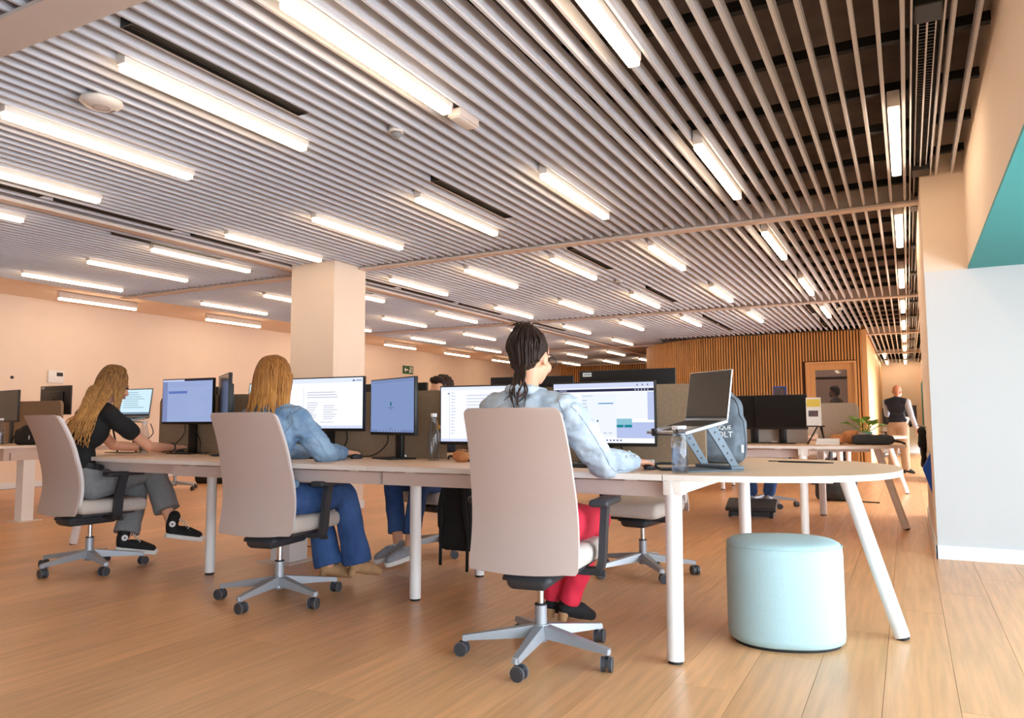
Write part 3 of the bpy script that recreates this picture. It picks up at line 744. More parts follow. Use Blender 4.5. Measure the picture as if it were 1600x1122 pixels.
# ------------------------------------------------------------------ pouf
o = empty('pouf', (-0.535, 3.715, 0), R(20), 'pale blue upholstered oval pouf under the rounded table end', 'pouf')
def oval(rx, ry, n=56, p=2.3): return [(rx * math.copysign(abs(math.cos(t)) ** (2 / p), math.cos(t)), ry * math.copysign(abs(math.sin(t)) ** (2 / p), math.sin(t))) for t in [2 * math.pi * k / n for k in range(n)]]
v = []; f = []; n = 56; levels = [(0.93, 0.012), (0.985, 0.02), (1.0, 0.045), (1.0, 0.14), (1.0, 0.28), (0.997, 0.40), (0.985, 0.425), (0.955, 0.442), (0.90, 0.45), (0.6, 0.456), (0.3, 0.458), (0.02, 0.459)]
for s, z in levels: v += [(x * s, y * s, z) for x, y in oval(0.252, 0.226)]
for i in range(len(levels) - 1):
    for k in range(n): f.append((i * n + k, i * n + (k + 1) % n, (i + 1) * n + (k + 1) % n, (i + 1) * n + k))
f.append(tuple(reversed(range(n)))); f.append(tuple(range((len(levels) - 1) * n, len(levels) * n)))
MB().add((v, f)).build('cushion', 'ottoman', o, True)
MB().add(prism(oval(0.232, 0.206), 0, 0.013)).build('plinth', 'rubber', o)
v = []; f = []
ring = oval(0.2495, 0.2235)
MB().add(tube([(x, y, 0.4335) for x, y in ring] + [(ring[0][0], ring[0][1], 0.4335)], 0.0022, 6)).build('seam', 'ottoman', o, True)

# ------------------------------------------------------------------ people
V = Vector
def hand_shapes(w, f, dn, th, curl=0.5, s=1.0):
    """w wrist, f finger direction, dn palm-down direction, th lateral direction of the thumb"""
    f = V(f).normalized(); dn = V(dn); dn = (dn - f * dn.dot(f)).normalized(); th = V(th); th = (th - f * th.dot(f) - dn * th.dot(dn)).normalized(); w = V(w)
    out = [ball(w + f * 0.048 * s, (0.050 * s, 0.037 * s, 0.0155 * s), 14, 10, (f, th, -dn)), cap(w - f * 0.02, 0.023 * s, w + f * 0.03 * s, 0.019 * s)]
    for i, (o, l) in enumerate(((0.029, 0.90), (0.0095, 1.0), (-0.0105, 0.95), (-0.030, 0.76))):
        a = w + f * 0.080 * s + th * o * s; d1 = (f * (1 - 0.3 * curl) + dn * 0.45 * curl + th * o * 3).normalized(); d2_ = (f * (1 - 0.8 * curl) + dn * 1.1 * curl).normalized(); d3 = (f * (1 - 1.1 * curl) + dn * 1.3 * curl).normalized()
        b_ = a + d1 * 0.036 * l * s; c = b_ + d2_ * 0.026 * l * s; e = c + d3 * 0.018 * l * s
        out.append(chain([w + f * 0.045 * s + th * o * 0.8 * s, a, b_, c, e], [0.011 * s, 0.0102 * s, 0.0092 * s, 0.0085 * s, 0.0072 * s]))
    t0 = w + f * 0.02 * s + th * 0.022 * s; t1 = t0 + (f * 0.7 + th * 0.8 + dn * 0.25).normalized() * 0.04 * s; t2 = t1 + (f * 0.95 + th * 0.25 + dn * 0.3).normalized() * 0.034 * s
    out.append(chain([t0, t1, t2], [0.014 * s, 0.0108 * s, 0.0085 * s]))
    return out
def head_shapes(H, f, up=(0, 0, 1), s=1.0):
    f = V(f).normalized(); up = V(up); up = (up - f * up.dot(f)).normalized(); r = f.cross(up)
    A = (r, f, up); q = lambda x, y, z: H + r * x * s + f * y * s + up * z * s
    out = [ball(q(0, -0.012, 0.025), (0.076 * s, 0.095 * s, 0.098 * s), 18, 12, A), ball(q(0, 0.025, -0.035), (0.062 * s, 0.066 * s, 0.085 * s), 16, 12, A), ball(q(0, 0.062, -0.088), (0.026 * s, 0.024 * s, 0.022 * s), 10, 8, A),
           chain([q(0, 0.088, 0.005), q(0, 0.108, -0.030), q(0, 0.096, -0.038)], [0.009 * s, 0.013 * s, 0.011 * s]), ball(q(0, 0.088, -0.062), (0.024 * s, 0.012 * s, 0.012 * s), 10, 8, A), ball(q(0, 0.078, 0.022), (0.052 * s, 0.016 * s, 0.012 * s), 12, 8, A)]
    for k in (-1, 1):
        out.append(ball(q(k * 0.077, -0.012, -0.012), (0.010 * s, 0.019 * s, 0.031 * s), 10, 8, A)); out.append(ball(q(k * 0.042, 0.062, -0.035), (0.024 * s, 0.022 * s, 0.026 * s), 10, 8, A))
    return out, q, A
def face(parent, q, A, s=1.0):
    m = MB()
    for k in (-1, 1): m.add(ball(q(k * 0.031, 0.083, 0.004), (0.012 * s, 0.007 * s, 0.0065 * s), 10, 8, A))
    m.build('eyes', 'eye_dark', parent, True)
    MB().add(ball(q(0, 0.0985, -0.062), (0.022 * s, 0.005 * s, 0.0075 * s), 12, 8, A)).build('mouth', 'lips', parent, True)
def figure(root, J, skin='skin', voxel=0.0065, hands=True, hs=1.0):
    J = {k: V(p) for k, p in J.items()}
    H = J['head']; hsh, q, A = head_shapes(H, J.get('hf', V((0, 1, 0))), J.get('hu', V((0, 0, 1))), hs)
    up = (J['neck'] - J['pel']).normalized(); rt = (J['shR'] - J['shL']).normalized(); fw = up.cross(rt) * -1
    fw = rt.cross(up) * -1 if False else up.cross(rt)
    ax = (rt, fw, up)
    sh = list(hsh)
    sh.append(chain([J['neck'] - up * 0.03, J['neck'] + (H - J['neck']) * 0.45, H + A[2] * -0.045 - A[1] * 0.015], [0.055, 0.047, 0.05]))
    sh.append(ball(J['pel'], (0.145, 0.10, 0.10), 16, 10, ax)); sh.append(ball(J['waist'], (0.115, 0.082, 0.13), 16, 10, ax)); sh.append(ball(J['chest'], (0.145, 0.095, 0.14), 16, 10, ax))
    sh.append(chain([J['shL'], J['neck'] - up * 0.02, J['shR']], [0.045, 0.05, 0.045]))
    for s in 'LR':
        sh.append(chain([J['sh' + s], J['el' + s], J['wr' + s]], [0.044, 0.036, 0.024]))
        e = (J['wr' + s] - J['el' + s]).normalized()
        sh.append(cap(J['el' + s] + e * 0.06, 0.037, J['wr' + s] - e * 0.06, 0.027))
        sh.append(chain([J['hip' + s], J['kn' + s], J['an' + s]], [0.08, 0.052, 0.036]))
        k = (J['an' + s] - J['kn' + s]).normalized(); sh.append(cap(J['kn' + s] + k * 0.1 , 0.05, J['kn' + s] + k * 0.22, 0.043))
        ft = J['to' + s] - J['an' + s]; sh.append(chain([J['an' + s] + V((0, 0, -0.02)), J['an' + s] + ft * 0.5 + V((0, 0, -0.012)), J['to' + s] - ft.normalized() * 0.02], [0.026, 0.026, 0.02]))
        if hands:
            e = J.get('fd' + s, J['wr' + s] - J['el' + s]); th = J.get('th' + s, V((-1, 0, 0)) if s == 'R' else V((1, 0, 0)))
            sh += hand_shapes(J['wr' + s], e, J.get('dn' + s, V((0, 0, -1))), th, J.get('curl', V((0.5, 0, 0))).x, hs * 0.98)
    body = blob('body', sh, skin, root, voxel, 3)
    face(root, q, A, hs)
    return J, q, A, ax
def top_shapes(J, ax, g=0.016, sleeve=1.0, extra=0.0, hem=None):
    up = ax[2]; rt = ax[0]; fw = ax[1]
    sh = [ball(J['waist'], (0.125 + g, 0.088 + g, 0.14), 18, 12, ax), ball(J['chest'], (0.155 + g, 0.10 + g, 0.15), 18, 12, ax)]
    sh.append(chain([J['shL'] - rt * 0.01, J['neck'] - up * 0.035 - rt * 0.05], [0.05 + g, 0.05 + g])); sh.append(chain([J['shR'] + rt * 0.01, J['neck'] - up * 0.035 + rt * 0.05], [0.05 + g, 0.05 + g]))
    if hem is not None: sh.append(ball(J['pel'] + up * hem, (0.150 + g, 0.105 + g, 0.07), 18, 12, ax))
    for s in 'LR':
        if sleeve > 0.99: sh.append(chain([J['sh' + s], J['el' + s], J['wr' + s] - (J['wr' + s] - J['el' + s]).normalized() * 0.025], [0.054 + g + extra, 0.046 + g + extra, 0.034 + g * 0.6]))
        elif sleeve > 0: sh.append(cap(J['sh' + s], 0.052 + g, J['sh' + s].lerp(J['el' + s], sleeve), 0.05 + g))
    return sh
def leg_shapes(J, ax, g=0.014, flare=0.05, end=0.95, knee=0.06):
    end = end if isinstance(end, dict) else {'L': end, 'R': end}
    sh = [ball(J['pel'], (0.155 + g, 0.108 + g, 0.105), 18, 12, ax)]
    for s in 'LR':
        a = J['kn' + s].lerp(J['an' + s], end[s])
        sh.append(chain([J['hip' + s], J['hip' + s].lerp(J['kn' + s], 0.5), J['kn' + s], J['kn' + s].lerp(a, 0.5), a], [0.088 + g, 0.076 + g, knee + g, (knee + flare) / 2 + g, flare + g]))
    return sh
def hem(o, J, end, rad=0.16):
    end = end if isinstance(end, dict) else {'L': end, 'R': end}
    for s in 'LR':
        a = J['kn' + s].lerp(J['an' + s], end[s]); u = (J['an' + s] - J['kn' + s]).normalized(); ot = 'L' if s == 'R' else 'R'
        k2, a2 = J['kn' + ot], J['kn' + ot].lerp(J['an' + ot], end[ot])
        for v in o.data.vertices:
            r = v.co - a; t = r.dot(u)
            if t > 0 and r.length < rad:
                ab = a2 - k2; tt = max(0, min(1, (v.co - k2).dot(ab) / ab.length_squared)); dO = (v.co - (k2 + ab * tt)).length
                if r.length <= dO + 0.005: v.co -= u * t
    o.data.update(); return o
def shoe(root, J, s, kind):
    a = J['an' + s]; t = J['to' + s]; f = (t - a); f.z *= 0.4 if kind != 'point' else 1; f.normalize(); u = V((0, 0, 1)); u = (u - f * u.dot(f)).normalized(); r = f.cross(u)
    heel = a - f * 0.046 - u * 0.045; L_ = (t - heel).length + 0.02
    P = lambda y, z, x=0: heel + f * y + u * z + r * x
    if kind == 'high':
        o = blob('shoe', [chain([P(0.035, 0.13), P(0.03, 0.07), P(0.04, 0.03)], [0.042, 0.042, 0.042]), chain([P(0.04, 0.03), P(L_ * 0.55, 0.03), P(L_ - 0.04, 0.016)], [0.038, 0.043, 0.034])], 'shoe_black', root, 0.007, 3)
        blob('sole', [chain([P(0.035, -0.012), P(L_ * 0.6, -0.012), P(L_ - 0.035, -0.010)], [0.039, 0.046, 0.038])], 'shoe_white', o, 0.007, 2)
        for v in o.children[0].data.vertices: pass
        sole = o.children[0]
        for v in sole.data.vertices:
            d_ = (v.co - heel).dot(u); lim = 0.008
            if d_ > lim: v.co -= u * (d_ - lim)
            if d_ < -0.022: v.co -= u * (d_ + 0.022)
        MB().add(ball(P(L_ - 0.022, 0.006), (0.03, 0.035, 0.02), 12, 8, (r, f, u))).build('toe_cap', 'shoe_white', o, True)
        m = MB()
        for i in range(7):
            y = 0.075 + i * 0.014; z = 0.118 - i * 0.011
            m.add(tube([P(y - .004, z - 0.004, -0.034), P(y + 0.006, z + 0.010, 0), P(y - .004, z - 0.004, 0.034)], 0.0035, 6))
        m.build('laces', 'shoe_white', o, True)
        for sd in (-1, 1):
            c = P(0.032, 0.078, sd * 0.0445); MB().add(cyl(c - r * sd * 0.004, c + r * sd * 0.0015, 0.021, 0.021, 18)).build('ankle_patch', 'shoe_white', o)
            st = []
            for k in range(10):
                an = math.pi / 2 + math.pi * k / 5; rr = 0.011 if k % 2 == 0 else 0.0045; st.append((rr * math.cos(an), rr * math.sin(an)))
            vv = [tuple(c + r * sd * 0.0025 + f * x + u * y) for x, y in st]
            MB().add((vv + [tuple(c + r * sd * 0.0025)], [(k, (k + 1) % 10, 10) for k in range(10)])).build('star', 'ink', o)
    elif kind == 'low':
        o = blob('shoe', [chain([P(0.035, 0.05), P(0.04, 0.02)], [0.042, 0.04]), chain([P(0.04, 0.018), P(L_ * 0.5, 0.026), P(L_ - 0.04, 0.006)], [0.038, 0.043, 0.033])], 'shoe_grey', root, 0.008, 3)
        sole = blob('sole', [chain([P(0.03, -0.016), P(L_ * 0.6, -0.016), P(L_ - 0.03, -0.012)], [0.039, 0.046, 0.036])], 'shoe_white', o, 0.008, 2)
        for v in sole.data.vertices:
            d_ = (v.co - heel).dot(u)
            if d_ > 0.002: v.co -= u * (d_ - 0.002)
            if d_ < -0.03: v.co -= u * (d_ + 0.03)
        m = MB()
        for i in range(4): m.add(tube([P(0.085 + i * 0.018, 0.055 - i * 0.007, -0.026), P(0.09 + i * 0.018, 0.066 - i * 0.008, 0), P(0.085 + i * 0.018, 0.055 - i * 0.007, 0.026)], 0.003, 6))
        m.build('laces', 'shoe_white', o, True)
    else:
        mm = {'mule': 'suede', 'flat': 'black_cloth', 'dress': 'shoe_black', 'point': 'suede'}[kind]
        sh = [chain([P(0.03, 0.012), P(L_ * 0.55, 0.012), P(L_ - 0.03, -0.004)], [0.034, 0.042, 0.026])]
        if kind == 'dress': sh.append(cap(P(0.035, 0.03), 0.04, P(0.07, 0.02), 0.042))
        o = blob('shoe', sh, mm, root, 0.008, 3)
        MB().add(cyl(P(0.025, -0.045), P(0.025, -0.005), 0.022, 0.026, 14)).build('heel', 'suede' if kind != 'dress' else 'ink', o, 0.6)
    return o
def strands(name, lst, m, parent, n=6):
    mb = MB()
    for pts, r0, r1 in lst:
        pts = bez(pts, 4); k = len(pts)
        mb.add(tube(pts, [r0 + (r1 - r0) * (i / (k - 1)) ** 1.5 for i in range(k)], n))
    return mb.build(name, m, parent, True)
def seat_off(J, dx=0, dy=0): return {k: (V(p) + V((dx, dy, 0)) if k not in ('hf', 'hu', 'fdR', 'fdL', 'thR', 'thL', 'dnR', 'dnL', 'curl') else V(p)) for k, p in J.items()}

# --- woman in light denim jacket and red trousers
rt3 = empty('person', (-1.43, 3.0, 0), 0, 'person in light denim jacket and red trousers with dark pinned-up hair, seated', 'person')
J3 = dict(head=(-0.03, -0.01, 1.275), hf=(0.10, 1, -0.12), neck=(-0.03, -0.075, 1.11), chest=(-0.02, -0.095, 0.95), waist=(0, -0.10, 0.74), pel=(0, -0.075, 0.59),
          shL=(-0.185, -0.06, 1.045), shR=(0.15, -0.06, 1.04), elR=(0.245, 0.13, 0.815), wrR=(0.315, 0.345, 0.812), fdR=(0.25, 1, -0.10), elL=(-0.25, 0.14, 0.82), wrL=(-0.17, 0.38, 0.812), fdL=(0.15, 1, -0.1), curl=(0.35, 0, 0),
          hipL=(-0.09, -0.04, 0.56), hipR=(0.10, -0.04, 0.56), knL=(-0.10, 0.42, 0.53), knR=(0.10, 0.42, 0.53), anL=(-0.17, 0.50, 0.12), anR=(-0.07, 0.46, 0.12), toL=(-0.16, 0.66, 0.03), toR=(0.0, 0.60, 0.03))
J, q, A, ax = figure(rt3, J3)
jk = blob('jacket', top_shapes(J, ax, 0.020, 1.0, 0.004, hem=0.03), 'denim_light', rt3, 0.0085, 4, wrinkle=0.011, wfreq=16, wstretch=(1, 1, 1.5))
up, rtv, fw = ax[2], ax[0], ax[1]
blob('collar', [chain([J['neck'] + up * 0.012 + rtv * 0.075 + fw * 0.03, J['neck'] + up * 0.022 + rtv * 0.05 - fw * 0.05, J['neck'] + up * 0.025 - fw * 0.068, J['neck'] + up * 0.022 - rtv * 0.05 - fw * 0.05, J['neck'] + up * 0.012 - rtv * 0.075 + fw * 0.03], [0.02, 0.022, 0.022, 0.022, 0.02])], 'denim_light', jk, 0.007, 2)
def drape(pts, off, r, name, m, par, target):
    out = []
    from mathutils.bvhtree import BVHTree
    bv = BVHTree.FromPolygons([v.co for v in target.data.vertices], [p.vertices[:] for p in target.data.polygons])
    for p in bez(pts, 8):
        loc, nn, i, d_ = bv.find_nearest(p)
        out.append(loc + nn * off)
    return MB().add(tube(out, r, 6)).build(name, m, par, True)
ch = J['chest']
drape([ch + rtv * x - fw * 0.2 + up * 0.115 for x in (-0.16, -0.08, 0, 0.08, 0.16)], 0.0, 0.0024, 'yoke_seam', 'denim_seam', jk, jk)
drape([J['shR'] + V((0.05, -0.06, 0.02)), J['shR'].lerp(J['elR'], 0.5) + V((0.08, -0.05, 0)), J['elR'] + V((0.06, -0.03, -0.03)), J['elR'].lerp(J['wrR'], 0.5) + V((0.06, 0, -0.03))], 0.0, 0.0018, 'sleeve_seam', 'denim_seam', jk, jk)
drape([J['shR'] + V((0.0, -0.1, 0.06)), J['shR'] + V((0.03, -0.1, -0.02)), J['shR'] + V((0.0, -0.1, -0.12))], 0.0, 0.0020, 'armhole_seam', 'denim_seam', jk, jk)
e = (J['wrR'] - J['elR']).normalized()
for s in 'LR':
    e = (J['wr' + s] - J['el' + s]).normalized(); a = J['wr' + s] - e * 0.055
    blob('cuff', [cap(a, 0.043, a + e * 0.03, 0.041)], 'denim_light', jk, 0.006, 2)
m = MB(); e = (J['wrR'] - J['elR']).normalized()
for k in range(3):
    for sd in (0.2, 1.0):
        c = J['wrR'] - e * (0.05 + k * 0.034); m.add(ball(c + V((math.sin(sd) * 0.047, -0.01, math.cos(sd) * 0.047)), 0.0065, 8, 6))
m.build('studs', 'silver', jk, True)
tr = hem(blob('trousers', leg_shapes(J, ax, 0.010, 0.046, 0.98, 0.054), 'red_cloth', rt3, 0.0095, 4, wrinkle=0.006, wfreq=12, wstretch=(1, 1, 0.7)), J, 0.98)
shoe(rt3, J, 'L', 'flat'); shoe(rt3, J, 'R', 'flat')
# dark hair pinned up
hd = [ball(q(0, -0.030, 0.040), (0.083, 0.090, 0.095), 18, 12, A), ball(q(0, -0.050, -0.005), (0.066, 0.060, 0.066), 16, 10, A), ball(q(0.0, -0.062, 0.118), (0.042, 0.036, 0.026), 14, 10, A), ball(q(-0.028, -0.045, 0.112), (0.034, 0.034, 0.028), 12, 8, A), cap(q(0, -0.082, -0.045), 0.022, q(0, -0.082, -0.085), 0.012)]
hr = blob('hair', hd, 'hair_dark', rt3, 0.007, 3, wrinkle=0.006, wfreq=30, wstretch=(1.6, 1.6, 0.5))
ls = []
for k in range(70):
    a = rnd.uniform(-1.25, 1.25); z0 = -0.075 + 0.05 * abs(a) + rnd.uniform(-0.015, 0.015); st = q(math.sin(a) * 0.076, -0.025 - math.cos(a) * 0.072, z0)
    md = q(math.sin(a) * 0.09 + rnd.uniform(-.006, .006), -0.035 - math.cos(a) * 0.09, 0.05 + rnd.uniform(-0.01, 0.02)); en = q(math.sin(a) * 0.03 + rnd.uniform(-.01, .01), -0.07 + rnd.uniform(-.01, .01), 0.128 + rnd.uniform(-0.006, 0.016))
    ls.append(([st, st.lerp(md, 0.5), md, en], 0.005, 0.0035))
for k in range(11):
    x = rnd.uniform(-0.02, 0.045); st = q(x * 0.6, -0.095, -0.03); md = q(x * 0.9 + rnd.uniform(-.01, .012), -0.112, -0.10); e2 = q(x + rnd.uniform(-.02, .025), -0.125 + rnd.uniform(-.02, .01), -0.17); en = q(x * 1.1 + rnd.uniform(-.03, .03), -0.135, rnd.uniform(-0.26, -0.19))
    ls.append(([st, md, e2, en], 0.0055, 0.0012))
for k in range(10):
    st = q(rnd.uniform(-.05, .04), -0.06, 0.12); ls.append(([st, st + V((rnd.uniform(-.02, .02), rnd.uniform(-.03, .0), 0.02)), st + V((rnd.uniform(-.05, .05), rnd.uniform(-.06, .01), rnd.uniform(0.0, 0.03)))], 0.003, 0.001))
strands('strands', ls, 'hair_dark', hr)
gl = MB()
for k in (-1, 1):
    gl.add(tube([q(k * 0.078, -0.02, 0.012), q(k * 0.079, 0.04, 0.014), q(k * 0.068, 0.098, 0.006)], 0.0022, 6))
    gl.add(tube([q(k * 0.036 + 0.030 * math.cos(t), 0.104, -0.004 + 0.023 * math.sin(t)) for t in [2 * math.pi * i / 16 for i in range(17)]], 0.0022, 6))
gl.build('glasses', 'ink', rt3, True)

# --- woman in denim jacket and blue trousers, long honey hair
rt2_ = empty('person', (-3.19, 3.26, 0), R(3), 'person in denim jacket and wide blue trousers with straight honey hair, seated', 'person')
J2 = dict(head=(-0.02, -0.04, 1.235), hf=(0.12, 1, -0.15), neck=(-0.01, -0.085, 1.08), chest=(0, -0.10, 0.93), waist=(0, -0.10, 0.73), pel=(0, -0.075, 0.585),
          shL=(-0.17, -0.07, 1.015), shR=(0.165, -0.07, 1.015), elR=(0.21, 0.12, 0.815), wrR=(0.165, 0.355, 0.808), fdR=(0.02, 1, 0.02), elL=(-0.24, 0.15, 0.82), wrL=(-0.10, 0.38, 0.812), fdL=(0.3, 1, -0.05), curl=(0.45, 0, 0),
          hipL=(-0.09, -0.04, 0.56), hipR=(0.10, -0.04, 0.56), knL=(-0.10, 0.42, 0.54), knR=(0.13, 0.42, 0.55), anL=(0.03, 0.40, 0.13), anR=(0.20, 0.46, 0.15), toL=(0.10, 0.54, 0.055), toR=(0.27, 0.60, 0.075))
J, q, A, ax = figure(rt2_, J2)
up, rtv, fw = ax[2], ax[0], ax[1]
jk = blob('jacket', top_shapes(J, ax, 0.018, 1.0, 0.003, hem=0.06), 'denim_mid', rt2_, 0.0085, 4, wrinkle=0.011, wfreq=16, wstretch=(1, 1, 1.5))
blob('collar', [chain([J['neck'] + up * 0.0 + rtv * 0.08 + fw * 0.03, J['neck'] + up * 0.012 + rtv * 0.055 - fw * 0.05, J['neck'] + up * 0.012 - fw * 0.068, J['neck'] + up * 0.012 - rtv * 0.055 - fw * 0.05, J['neck'] - rtv * 0.08 + fw * 0.03], [0.022, 0.024, 0.024, 0.024, 0.022])], 'denim_mid', jk, 0.007, 2)
drape([J['shR'] + V((0.05, -0.06, 0.02)), J['shR'].lerp(J['elR'], 0.5) + V((0.08, -0.05, 0)), J['elR'] + V((0.06, -0.03, -0.03)), J['elR'].lerp(J['wrR'], 0.5) + V((0.06, 0, -0.03))], 0.0, 0.0018, 'sleeve_seam', 'denim_seam', jk, jk)
drape([J['shR'] + V((0.02, -0.1, 0.06)), J['shR'] + V((0.03, -0.1, -0.02)), J['shR'] + V((0.0, -0.1, -0.12))], 0.0, 0.0020, 'armhole_seam', 'denim_seam', jk, jk)
for s in 'LR':
    e = (J['wr' + s] - J['el' + s]).normalized(); a = J['wr' + s] - e * 0.05
    blob('cuff', [cap(a, 0.041, a + e * 0.03, 0.040)], 'denim_mid', jk, 0.006, 2)
hem(blob('trousers', leg_shapes(J, ax, 0.012, 0.074, 1.02, 0.062), 'denim_dark', rt2_, 0.0095, 4, wrinkle=0.008, wfreq=10, wstretch=(1.4, 1.4, 0.5)), J, 1.02)
shoe(rt2_, J, 'L', 'mule'); shoe(rt2_, J, 'R', 'mule')
hd = [ball(q(0, -0.022, 0.045), (0.092, 0.098, 0.095), 18, 12, A), ball(q(0, -0.055, -0.03), (0.098, 0.062, 0.10), 18, 12, A), ball(q(0, -0.07, -0.11), (0.11, 0.05, 0.08), 16, 10, A)]
for k in (-1, 1): hd.append(cap(q(k * 0.085, 0.012, 0.02), 0.03, q(k * 0.105, 0.0, -0.13), 0.028))
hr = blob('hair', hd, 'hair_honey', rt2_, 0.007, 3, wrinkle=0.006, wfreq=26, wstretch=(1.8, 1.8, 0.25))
ls = []
for k in range(120):
    a = rnd.uniform(-1.9, 1.9); c, s_ = math.cos(a), math.sin(a)
    ls.append(([q(s_ * 0.012, -0.02 - 0.01 * c, 0.141), q(s_ * 0.070, -0.022 - c * 0.075, 0.112), q(s_ * 0.098, -0.024 - c * 0.102, 0.03), q(s_ * 0.108 + rnd.uniform(-.005, .005), -0.03 - c * 0.090, -0.07), q(s_ * 0.122 + rnd.uniform(-.012, .012), -0.03 - c * 0.095 + rnd.uniform(-.01, .01), rnd.uniform(-0.215, -0.165))], 0.0062, 0.0028))
strands('strands', ls, 'hair_honey', hr)

# --- woman in black T-shirt, legs crossed
rt1 = empty('person', (-5.02, 3.34, 0), R(-4), 'person in black T-shirt and grey trousers with long blond hair, legs crossed', 'person')
J1 = dict(head=(0.02, 0.12, 1.265), hf=(0.10, 1, -0.35), neck=(0.01, 0.04, 1.12), chest=(0, -0.03, 0.96), waist=(0, -0.105, 0.745), pel=(0, -0.085, 0.60),
          shL=(-0.165, 0.025, 1.05), shR=(0.165, 0.02, 1.045), elR=(0.20, 0.29, 0.825), wrR=(0.14, 0.53, 0.812), fdR=(-0.02, 1, 0.0), elL=(-0.23, 0.28, 0.83), wrL=(-0.06, 0.46, 0.808), fdL=(0.6, 0.8, 0), curl=(0.4, 0, 0),
          hipL=(-0.09, -0.05, 0.57), hipR=(0.10, -0.05, 0.57), knL=(-0.09, 0.40, 0.55), knR=(0.02, 0.44, 0.655), anL=(-0.02, 0.26, 0.145), anR=(0.24, 0.47, 0.235), toL=(0.04, 0.45, 0.04), toR=(0.34, 0.62, 0.145))
J, q, A, ax = figure(rt1, J1)
up, rtv, fw = ax[2], ax[0], ax[1]
blob('shirt', top_shapes(J, ax, 0.012, 0.5, 0, hem=None), 'black_cloth', rt1, 0.0085, 4, wrinkle=0.005, wfreq=12)
EN = {'L': 0.85, 'R': 0.70}
tr = hem(blob('trousers', leg_shapes(J, ax, 0.012, 0.078, EN, 0.064) + [ball(J['pel'] + up * 0.07, (0.152, 0.116, 0.075), 18, 12, ax)], 'grey_cloth', rt1, 0.0095, 4, wrinkle=0.008, wfreq=10, wstretch=(1.2, 1.2, 0.7)), J, EN, 0.17)
w_ = J['pel'] + up * 0.108; m = MB()
ring = [w_ + rtv * 0.140 * math.cos(t) + fw * 0.105 * math.sin(t) for t in [2 * math.pi * i / 32 for i in range(33)]]
for dz in (-0.012, 0.0, 0.012): m.add(tube([p + up * dz for p in ring], 0.009, 8))
m.build('belt', 'ink', tr, True)
e = (J['wrR'] - J['elR']).normalized(); c = J['wrR'] - e * 0.03; u_, w2_ = frame_of(e)
MB().add(tube([c + u_ * 0.031 * math.cos(t) + w2_ * 0.031 * math.sin(t) for t in [2 * math.pi * i / 20 for i in range(21)]], 0.0055, 8)).build('bracelet', 'ink', rt1, True)
shoe(rt1, J, 'L', 'high'); shoe(rt1, J, 'R', 'high')
hd = [ball(q(0, -0.022, 0.045), (0.088, 0.098, 0.092), 18, 12, A), ball(q(0, -0.055, -0.04), (0.090, 0.06, 0.10), 18, 12, A), cap(q(0, -0.085, -0.10), 0.07, J['neck'] + V((0.02, -0.13, -0.12)), 0.065)]
for k in (-1, 1): hd.append(cap(q(k * 0.08, 0.02, 0.03), 0.028, q(k * 0.088, 0.03, -0.16), 0.024))
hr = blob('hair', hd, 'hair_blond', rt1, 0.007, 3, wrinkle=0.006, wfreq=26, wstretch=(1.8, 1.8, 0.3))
ls = []
for k in range(130):
    a = rnd.uniform(-2.1, 2.1); c, s_ = math.cos(a), math.sin(a); zz = rnd.uniform(-0.30, -0.17); wv = rnd.uniform(-.02, .02)
    b0 = J['neck'] + V((s_ * 0.12 + 0.02, -0.10 - c * 0.05, -0.06)); b1 = J['neck'] + V((s_ * 0.13 + wv + 0.02, -0.14 - c * 0.06 + rnd.uniform(-.02, .02), zz * 0.6)); b2 = J['neck'] + V((s_ * 0.12 - wv + 0.02 + rnd.uniform(-.02, .02), -0.155 - c * 0.07 + rnd.uniform(-.03, .02), zz))
    if abs(a) > 1.6: b0 = q(s_ * 0.094, 0.02, -0.14); b1 = q(s_ * 0.10 + wv * .5, 0.02, -0.22); b2 = q(s_ * 0.10, 0.0, -0.27)
    ls.append(([q(s_ * 0.012, -0.01 - 0.01 * c, 0.139), q(s_ * 0.068, -0.018 - c * 0.072, 0.112), q(s_ * 0.093, -0.020 - c * 0.100, 0.03), q(s_ * 0.096, -0.03 - c * 0.092, -0.07), b0, b1, b2], 0.0065, 0.002))
strands('strands', ls, 'hair_blond', hr)

# --- person in jeans across the desk (hair and legs show)
rt4 = empty('person', (-3.22, 5.0, 0), R(172), 'dark-haired person in jeans and grey sneakers behind the middle desk', 'person')
J4 = dict(head=(0, 0.02, 1.225), hf=(0, 1, -0.1), neck=(0, -0.06, 1.075), chest=(0, -0.08, 0.93), waist=(0, -0.10, 0.74), pel=(0, -0.07, 0.59), shL=(-0.19, -0.05, 1.015), shR=(0.19, -0.05, 1.015), elR=(0.26, 0.12, 0.82), wrR=(0.18, 0.36, 0.81), elL=(-0.26, 0.12, 0.82), wrL=(-0.18, 0.36, 0.81), curl=(0.4, 0, 0),
          hipL=(-0.10, -0.03, 0.56), hipR=(0.10, -0.03, 0.56), knL=(-0.15, 0.42, 0.55), knR=(0.12, 0.42, 0.55), anL=(-0.16, 0.54, 0.115), anR=(-0.02, 0.50, 0.115), toL=(-0.13, 0.72, 0.04), toR=(0.02, 0.68, 0.04))
J, q, A, ax = figure(rt4, J4, 'skin', 0.009)
blob('shirt', top_shapes(J, ax, 0.014, 1.0, 0, hem=0.03), 'navy', rt4, 0.011, 4, wrinkle=0.005)
hem(blob('trousers', leg_shapes(J, ax, 0.014, 0.05, 0.80, 0.058), 'denim_dark', rt4, 0.011, 4, wrinkle=0.006, wfreq=12), J, 0.80)
shoe(rt4, J, 'L', 'low'); shoe(rt4, J, 'R', 'low')
